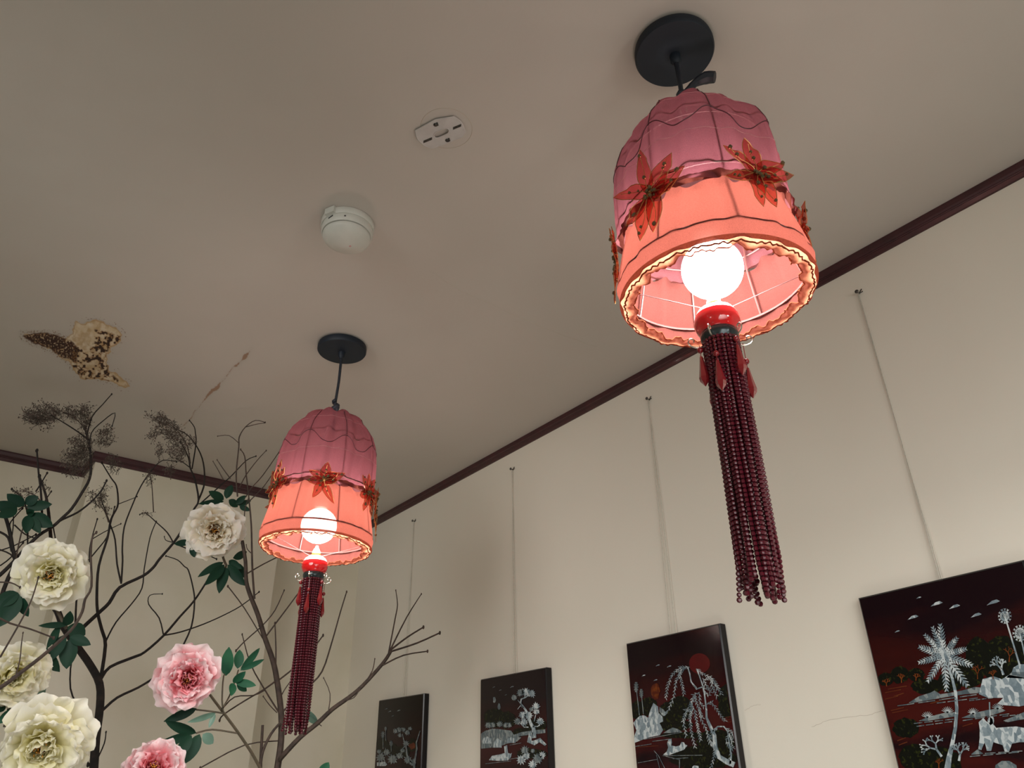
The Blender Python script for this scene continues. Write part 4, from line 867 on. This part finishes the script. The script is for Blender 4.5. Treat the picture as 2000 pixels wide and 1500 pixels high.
T2 = [
 ([(541, 1500), (549, 1447), (549, 1393), (541, 1327), (533, 1287), (517, 1247), (503, 1201), (490, 1164), (481, 1135), (480, 1096), (473, 1056)], 7.5, 3.2),
 ([(548, 1482), (551, 1479), (585, 1441), (620, 1412), (649, 1385), (681, 1363), (708, 1340), (748, 1297), (764, 1271)], 5, 3.2, 0, -.25),
 ([(759, 1275), (772, 1209), (776, 1180), (773, 1153)], 1.5, .8, -.24),
 ([(762, 1270), (793, 1207), (823, 1160)], 1.7, .8, -.24),
 ([(762, 1270), (796, 1245), (827, 1225)], 2.0, 1.5, -.24), ([(762, 1272), (767, 1271), (815, 1257), (859, 1236)], 2.1, 1.5, -.24),
 ([(748, 1299), (788, 1281), (835, 1272)], 1.8, 1.3, -.24), ([(710, 1338), (727, 1311), (732, 1287)], 1.4, .8, -.22),
 ([(672, 1369), (690, 1362), (703, 1346)], 1.2, .9, -.2),
 ([(641, 1392), (645, 1356), (632, 1324)], 1, .7, -.13), ([(549, 1393), (601, 1343), (628, 1311), (649, 1255), (665, 1196), (677, 1156)], 1.9, 1.1),
 ([(541, 1331), (575, 1305), (607, 1273), (631, 1241)], 1.7, 1.3), ([(546, 1365), (558, 1345), (571, 1326)], 1.2, .9),
 ([(497, 1170), (494, 1117), (492, 1072), (490, 1024), (486, 971), (482, 926), (478, 892), (470, 878)], 2.1, .9, -.01, -.08),
 ([(464, 970), (462, 928), (467, 873), (468, 854), (480, 834), (500, 821), (518, 825)], 1.5, .8, -.1, -.15), ([(480, 834), (500, 829), (516, 826)], .9, .6, -.15),
 ([(467, 866), (447, 850), (425, 852)], .8, .5, -.14),
 ([(468, 952), (480, 928), (502, 899), (520, 880)], 1.2, .8, -.08), ([(480, 971), (490, 954), (514, 926), (551, 874)], 1.2, .9, -.08), ([(488, 978), (514, 950), (540, 914)], 1.2, .8, -.08),
 ([(450, 935), (437, 918), (424, 898)], 1.1, .7, -.08), ([(436, 937), (426, 920), (416, 901)], 1, .6, -.08),
 ([(513, 1247), (477, 1188), (445, 1145)], 1.0, 1.1), ([(505, 1222), (514, 1220), (538, 1193), (555, 1153)], 1.4, .9),
 ([(521, 1241), (543, 1212), (560, 1188), (589, 1150)], 1.5, 1.2), ([(538, 1327), (538, 1270), (537, 1217)], 1.5, 1.1),
 ([(514, 1221), (479, 1252), (461, 1271)], 1.2, 1.2), ([(545, 1392), (517, 1348), (490, 1297), (473, 1239)], 1.6, .9), ([(541, 1392), (526, 1377), (514, 1360)], 1, .7),
 ([(545, 1325), (517, 1345), (479, 1367), (437, 1396), (429, 1407)], 1.8, 1.2), ([(517, 1348), (495, 1358), (458, 1362), (434, 1385)], 1.2, 1.2),
 ([(543, 1447), (477, 1455), (391, 1500)], 1.3, 1.2), ([(483, 1120), (514, 1101), (550, 1084)], 1.5, 1.2), ([(547, 1412), (530, 1433), (514, 1468), (508, 1500)], 2.2, 2.8, -.01),
 ([(509, 1500), (510, 1474), (513, 1416)], 3, 2.4), ([(490, 1080), (483, 1072), (481, 1064)], .9, .6), ([(486, 971), (478, 1000), (477, 1050)], 1, .9),
]
tree(2.22, 'brown bare tree behind the crimson tassel, one bough reaching to the right wall', 'bare_tree', T2, M['bark2'])
T3 = [
 ([(-40, 1420), (-20, 1250), (8, 1150), (30, 1100), (26, 1072), (19, 1037), (9, 1004), (-6, 985)], 4.5, 2.6),
 ([(-10, 1130), (0, 1122), (26, 1098), (47, 1074), (75, 1046), (103, 1028), (121, 1014), (140, 993), (161, 962), (174, 934), (178, 909), (176, 881), (173, 860), (166, 836)], 3.4, 1.8, 0, -.1),
 ([(112, 1021), (121, 1016), (152, 1002), (177, 981), (196, 960), (208, 939)], 2.1, 1.2, 0, -.05),
 ([(173, 860), (154, 846), (126, 827), (100, 811)], 1.5, .8, -.1, -.18), ([(176, 881), (178, 846), (200, 822), (224, 807), (219, 832)], 1.2, .8, -.1), ([(170, 850), (180, 814), (200, 790), (218, 770)], 1.4, .9, -.1),
 ([(82, 1030), (82, 1009), (80, 960), (75, 927), (72, 880)], 2.2, 1.5), ([(100, 1060), (96, 1002), (89, 965), (77, 930)], 3.2, 1.6), ([(70, 960), (79, 946), (92, 924)], 1.5, 1.1), ([(88, 978), (100, 960)], 1.2, .9),
 ([(54, 1005), (44, 974), (23, 955)], 1.3, 1.0), ([(23, 1077), (16, 1051), (0, 1039), (-10, 1036)], 2.1, 1.8), ([(21, 1060), (25, 1030), (26, 1003)], 1.2, .9), ([(19, 1030), (23, 1018), (44, 993)], 1.2, 1),
 ([(28, 1025), (47, 1042), (68, 1051)], 1.3, 1), ([(-5, 1077), (30, 1064), (70, 1044)], 1.2, 1), ([(-5, 1072), (22, 1082), (30, 1100)], 1.4, 1.2), ([(0, 1105), (20, 1090), (45, 1060)], 1.3, 1.1), ([(54, 1040), (55, 1060), (54, 1084)], 1.6, 1),
 ([(104, 1030), (108, 1048), (109, 1060)], 1.2, .9),
]
_t3 = tree(2.30, 'crooked dark bare branches at the left edge of the picture', 'bare_tree', T3, M['bark'])
_t3['label'] = 'crooked dark bare branches at the left edge, with a cluster of dark leaves'
for x0, y0, x1, y1, w_ in [(47, 988, 14, 966, 10), (49, 984, 74, 970, 9), (52, 990, 101, 985, 9), (34, 997, -8, 982, 10), (34, 998, -6, 1008, 8), (55, 1005, 62, 1000, 5), (56, 1006, 52, 1040, 9), (57, 1007, 78, 1040, 8), (58, 1005, 102, 1028, 12), (52, 1003, 66, 998, 7)]:
    p0 = at(x0, y0, 2.26); p1 = at(x1, y1, 2.24); mb = MB(); leaf_mesh(p0, p1, w_*pxsize(p0), _n(_n(CAM-p0)+RNG.uniform(-.3, .3, 3)), mb); mb.build('leaf', M['leaf'], _t3)
MB().tube([at(*q, 2.27) for q in [(30, 1098), (42, 1040), (56, 1006), (50, 988), (36, 996)]], .0018, 5, smooth=3).build('twig', M['bark2'], _t3)
T4 = [([(-60, 1372), (0, 1342), (39, 1314), (81, 1284), (120, 1248), (144, 1224), (162, 1194), (165, 1170), (178, 1146), (177, 1089), (180, 1050), (188, 1040)], 4.2, 1.3),
      ([(30, 1322), (39, 1290), (42, 1260), (45, 1236)], 1.2, .8), ([(0, 1284), (18, 1254), (45, 1206), (63, 1170), (75, 1128)], 1.8, 1.1), ([(-5, 1205), (21, 1218), (60, 1230), (105, 1246)], 1.8, 1.3), ([(-5, 1137), (20, 1138), (39, 1147)], 1.4, 1)]
_t4 = tree(2.02, 'thin brown branch slanting in from the left in front of the dark trunk', 'loose_branch', T4, M['bark2'], 0)
_t4['category'] = 'branch'; _t4['group'] = 'loose branches'

# dried airy sprays
def spray(name, blobs, stem, Y, label, n, col):
    p0 = at(*stem[0], Y); T = thing(name, p0, label, 'dried flower', 'dried flower sprays among the branches')
    P = [at(*q, Y) for q in stem]; MB().tube(P, [.0018, .0008], 5, smooth=3).build('stem', M['bark2'], T)
    rn = random.Random(n+int(stem[0][0])); mb = MB()
    tot = sum(b[2]*b[3] for b in blobs); n = int(n*.62)
    for (cx_, cy_, rx, ry, ax_, ay_) in blobs:
        a0_ = at(ax_, ay_, Y); k = max(5, int(n*rx*ry/tot))
        for _ in range(k):
            t = rn.uniform(0, 2*PI); r = math.sqrt(rn.random()); e = at(cx_+rx*r*math.cos(t), cy_+ry*r*math.sin(t), Y+rn.uniform(-.07, .05))
            s = a0_+(e-a0_)*rn.uniform(.45, .75)+RNG.uniform(-.008, .008, 3)
            mid = (s+e)/2+RNG.uniform(-.004, .004, 3); mb.tube([s, mid, e], [.0006, .0005, .0004], 3, caps=False)
            for _ in range(3):
                f = e+RNG.uniform(-.012, .012, 3)
                if f[2] > CZ-.004: f[2] = CZ-.004
                mb.tube([mid, e, f], .0004, 3, caps=False); mb.ball(f, rn.uniform(.0008, .0017), 3, 4, (1, 1, rn.uniform(.8, 2.0)))
    o = mb.build('florets', M[col], T); o['kind'] = 'stuff'
spray('dried_spray', [(85, 806, 40, 17, 125, 822), (55, 815, 10, 12, 90, 815), (70, 824, 12, 9, 100, 815), (138, 806, 14, 14, 160, 830), (166, 812, 15, 24, 170, 845), (95, 830, 6, 6, 105, 820)], [(172, 860), (168, 840), (140, 812), (100, 796)], 2.2, 'feathery dried spray highest at left, touching the ceiling', 420, 'dried')
spray('dried_spray', [(160, 870, 26, 26, 176, 890), (150, 900, 32, 20, 176, 890), (150, 925, 24, 6, 165, 900), (205, 855, 18, 16, 190, 880), (210, 840, 12, 8, 200, 860), (222, 900, 10, 12, 200, 890)], [(176, 915), (176, 890), (168, 862)], 2.24, 'dense brownish dried spray in front of the maroon moulding at left', 420, 'dried')
spray('dried_spray', [(305, 815, 24, 9, 340, 835), (325, 835, 24, 16, 350, 845), (345, 855, 22, 14, 365, 850), (298, 850, 8, 10, 320, 838), (310, 880, 8, 12, 325, 860), (345, 885, 20, 18, 365, 890), (332, 920, 8, 12, 345, 900), (370, 865, 12, 10, 380, 860)], [(372, 905), (365, 870), (345, 840), (310, 812)], 2.2, 'drooping feathery dried spray left of the farther lamp, against the ceiling', 430, 'dried')
spray('dried_spray', [(186, 968, 20, 12, 200, 990), (196, 985, 16, 12, 205, 1000), (205, 950, 6, 8, 200, 975), (210, 1000, 6, 8, 207, 1010)], [(212, 1020), (205, 1000), (190, 975)], 2.34, 'small sparse dried spray before the pale pier, above the left white peony', 90, 'dried')
spray('dried_spray', [(50, 962, 22, 7, 70, 975), (92, 950, 10, 5, 85, 965)], [(82, 985), (70, 968), (45, 958)], 2.3, 'tiny wispy dried spray just above the dark leaves at the left edge', 40, 'dried')
spray('dried_spray', [(292, 930, 8, 18, 300, 925), (225, 912, 12, 10, 215, 935), (290, 1003, 10, 4, 300, 1012)], [(300, 1000), (296, 940), (290, 915)], 2.36, 'thin wispy dried spray between the two feathery sprays', 60, 'dried')

# ---------------------------------------------------------------- silk peonies
def petal_mesh(seed, L_, W_, cup, curl, ruff, mt):
    rn = random.Random(seed); NU, NV = 16, 9; vs = []; al = []
    p1, p2, p3 = rn.uniform(0, 6), rn.uniform(0, 6), rn.uniform(0, 6)
    for j in range(NV+1):
        v = j/NV
        for i in range(NU+1):
            u = i/NU*2-1
            wd = W_*(.16+.84*math.sin(min(1, v*1.08)*PI/2)**.9)*(1-.18*max(0, v-.75)*4)
            edge = 1-.10*abs(math.sin(3.1*u+p1))*v**4-.20*(u*u)*v
            x = u*wd; y = v*L_*edge
            z = cup*L_*(v**1.6)*.5+cup*.55*wd*(u*u)*.8-curl*L_*max(0, v-.6)**2*2.2
            z += ruff*L_*1.5*(math.sin(8*u+p2)*.6+math.sin(17*u+p3)*.45)*v**2.5+.05*L_*math.sin(5*v+3*u+p1)*v
            y += ruff*L_*.35*math.sin(12*u+p1)*v**4
            vs.append((x, y, z)); al.append(v)
    fs = [(j*(NU+1)+i, j*(NU+1)+i+1, (j+1)*(NU+1)+i+1, (j+1)*(NU+1)+i) for j in range(NV) for i in range(NU)]
    me = MB().add(vs, fs).mesh('petal', mt, smooth=False); me.polygons.foreach_set('use_smooth', [True]*len(me.polygons))
    a = me.attributes.new('along', 'FLOAT', 'POINT'); a.data.foreach_set('value', al); return me
PM = {}
INNER = {'white_petal': 'white_inner', 'blush_petal': 'blush_inner', 'pink_petal': 'pink_inner'}
def peony(px, py, rpx, Y, mt, label, tilt, stem, leaves, cent=True, seed=0, squash=1.0, lmat='leaf'):
    rn = random.Random(seed); p = at(px, py, Y); R = rpx*pxsize(p)
    T = thing('silk_peony', p, label, 'flower', 'silk peonies among the branches')
    v = Vector(CAM-p).normalized(); up = Vector((0, 0, 1)); rt = v.cross(up).normalized()
    nrm = (v+rt*tilt[0]+up*tilt[1]).normalized(); q = nrm.to_track_quat('Z', 'Y')
    if mt not in PM: PM[mt] = {}
    lay = [(7, 1.02, .66, 6, .5, .5, .06), (7, .96, .64, 19, .6, .5, .07), (7, .86, .60, 33, .8, .5, .08), (7, .74, .54, 47, .9, .5, .09), (6, .58, .46, 58, 1., .4, .10), (5, .44, .36, 66, 1.0, .3, .11), (4, .30, .22, 74, .9, .1, .10)]
    k = 0
    for li, (n, le, wd, el, cup, curl, ruff) in enumerate(lay):
        key = (li)
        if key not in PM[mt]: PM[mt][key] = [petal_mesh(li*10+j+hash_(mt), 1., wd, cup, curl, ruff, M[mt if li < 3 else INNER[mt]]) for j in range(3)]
        off = rn.uniform(0, 6)
        for i in range(n):
            a = off+2*PI*i/n+rn.uniform(-.28, .28); e = math.radians(el+rn.uniform(-13, 13))
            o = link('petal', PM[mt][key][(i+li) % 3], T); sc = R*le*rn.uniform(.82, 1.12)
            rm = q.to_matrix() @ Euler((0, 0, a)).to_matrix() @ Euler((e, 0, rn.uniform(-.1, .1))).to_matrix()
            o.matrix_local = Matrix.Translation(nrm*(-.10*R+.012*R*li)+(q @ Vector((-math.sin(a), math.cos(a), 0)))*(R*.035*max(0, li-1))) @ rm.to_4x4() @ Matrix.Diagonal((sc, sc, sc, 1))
    if cent:
        st = MB()
        for i in range(34):
            a = rn.uniform(0, 2*PI); r = rn.uniform(.0, .17)*R; d = np.array(q @ Vector((r*math.cos(a), r*math.sin(a), 0))); h = np.array(nrm)*R*rn.uniform(.30, .46)
            st.tube([d*.4, d+h], .0007, 3); st.ball(d+h, .0016, 3, 5)
        st.build('stamens', M['stamen'], T, off=(0, 0, 0))
    if stem:
        back = np.array(nrm)*-.12*R
        P = [p+back*.3, p+back*1.5]+[at(*s_, Y+.03) for s_ in stem]
        MB().tube(P, [.0030, .0042], 6, smooth=3).build('flower_stem', M['stem'], T)
    for lf in leaves:
        x0, y0, x1, y1, w_ = lf[:5]; lm = lf[5] if len(lf) > 5 else lmat
        a0_ = at(x0, y0, Y+.02); a1_ = at(x1, y1, Y+.02+rn.uniform(-.045, .01)); nn = _n(CAM-a0_)+RNG.uniform(-.35, .35, 3)
        mb = MB(); leaf_mesh(a0_, a1_, w_*pxsize(a0_), _n(nn), mb); mb.build('leaf', M[lm], T)
    return T
def hash_(s): return sum(ord(c) for c in s)
peony(422, 1034, 60, 2.25, 'blush_petal', 'creamy white peony beside the farther lamp shade, dark leaves above and below', (.08, -.15), [(436, 1090), (440, 1110), (402, 1140)],
      [(437, 976, 409, 960, 8), (442, 974, 452, 946, 8), (437, 979, 391, 983, 5), (447, 976, 465, 990, 7), (460, 985, 480, 968, 6), (463, 986, 491, 978, 5), (468, 989, 488, 997, 5), (340, 1062, 376, 1058, 6), (374, 1068, 380, 1088, 6),
       (436, 1098, 388, 1124, 7), (438, 1103, 404, 1140, 9), (442, 1108, 427, 1156, 10), (445, 1103, 476, 1143, 10), (452, 1098, 482, 1128, 9), (455, 1090, 484, 1078, 8), (447, 1095, 470, 1110, 7)], seed=2)
peony(104, 1120, 62, 2.12, 'white_petal', 'yellowish white peony at left, dark leaves and trunk below it', (.12, -.22), [(108, 1180), (130, 1228)],
      [(132, 1220, 79, 1222, 5), (116, 1222, 94, 1264, 6), (130, 1222, 137, 1196, 8), (132, 1224, 168, 1240, 13), (136, 1244, 176, 1258, 9), (138, 1248, 129, 1305, 14), (126, 1240, 102, 1287, 9), (72, 1262, 116, 1312, 11), (68, 1270, 41, 1266, 9), (112, 1226, 104, 1262, 5)], seed=5)
peony(24, 1318, 56, 2.10, 'white_petal', 'white peony partly cut by the left edge, above the lowest one', (-.35, -.25), [(20, 1370), (10, 1420)],
      [(37, 1160, 0, 1222, 15), (38, 1164, 53, 1205, 9), (36, 1158, -10, 1182, 12), (80, 1318, 68, 1385, 11, 'leafp'), (90, 1380, 62, 1406, 9, 'leafp'), (34, 1386, -6, 1412, 8, 'leafg'), (10, 1376, -10, 1390, 7)], cent=False, seed=8)
peony(84, 1450, 78, 1.98, 'white_petal', 'largest brightly lit white peony in the bottom left corner', (.05, -.38), [(84, 1530), (80, 1600)],
      [], seed=12)
peony(369, 1325, 62, 2.12, 'pink_petal', 'fully open pink peony with yellow centre, right of the dark trunk', (.10, -.08), [(405, 1352), (419, 1369), (437, 1393), (463, 1428), (490, 1468), (509, 1502)],
      [(441, 1320, 447, 1265, 11, 'leafg'), (464, 1306, 469, 1268, 9, 'leafg'), (470, 1306, 511, 1266, 7, 'leafg'), (469, 1309, 518, 1288, 5, 'leafg'), (455, 1333, 479, 1313, 7, 'leafg'), (460, 1332, 499, 1338, 7, 'leafg'), (455, 1334, 453, 1357, 7, 'leafg'), (463, 1334, 482, 1351, 6, 'leafg'),
       (384, 1384, 321, 1410, 8), (421, 1393, 371, 1411, 5, 'leafp'), (420, 1395, 408, 1420, 4, 'leafp'), (383, 1432, 324, 1412, 9), (374, 1432, 298, 1462, 8), (374, 1436, 342, 1482, 10), (390, 1434, 363, 1490, 11), (396, 1434, 417, 1452, 9, 'leafp')], seed=17)
# twigs that carry the leaf clusters of the pink peony
_pk = [o for o in bpy.data.objects if o.name.startswith('silk_peony') and o['label'].startswith('fully')][0]
for pts in ([(437, 1393), (434, 1367), (437, 1321), (445, 1312)], [(437, 1393), (410, 1389), (383, 1386)], [(463, 1432), (415, 1425), (383, 1432)], [(434, 1385), (448, 1360), (458, 1334), (466, 1308)]):
    MB().tube([at(*q, 2.14) for q in pts], .0022, 5, smooth=3).build('twig', M['stem'], _pk)
peony(300, 1508, 58, 2.08, 'pink_petal', 'pink peony cut off by the bottom edge of the picture', (0, .3), [(300, 1560), (310, 1640)], [], seed=23)
# single leaves near the tassel of the farther lamp
LS = thing('leafy_sprig', at(628, 1416, 2.16), 'pale teal leaf pair behind the end of the crimson tassel', 'leaf')
for a, b, w_ in (((620, 1412), (594, 1386), 6), ((622, 1414), (596, 1400), 4)):
    mb = MB(); p0 = at(*a, 2.16); leaf_mesh(p0, at(*b, 2.12), w_*pxsize(p0), _n(CAM-p0), mb); mb.build('leaf', M['leafp'], LS)
MB().tube([at(620, 1412, 2.16), at(628, 1418, 2.18)], .0012, 5).build('stem', M['bark2'], LS)
LT = thing('leafy_sprig', at(640, 1530, 2.1), 'dark green leaf tip poking up at the bottom edge, left of the darkest panel', 'leaf')
mb = MB(); p0 = at(622, 1520, 2.1); leaf_mesh(p0, at(643, 1488, 2.1), 9*pxsize(p0), _n(CAM-p0), mb); mb.build('leaf', M['leafg'], LT)
MB().tube([at(640, 1530, 2.1), at(622, 1519, 2.1)], .0015, 5).build('stem', M['bark2'], LT)
for o in bpy.data.objects:
    if 'origin' in o: del o['origin']
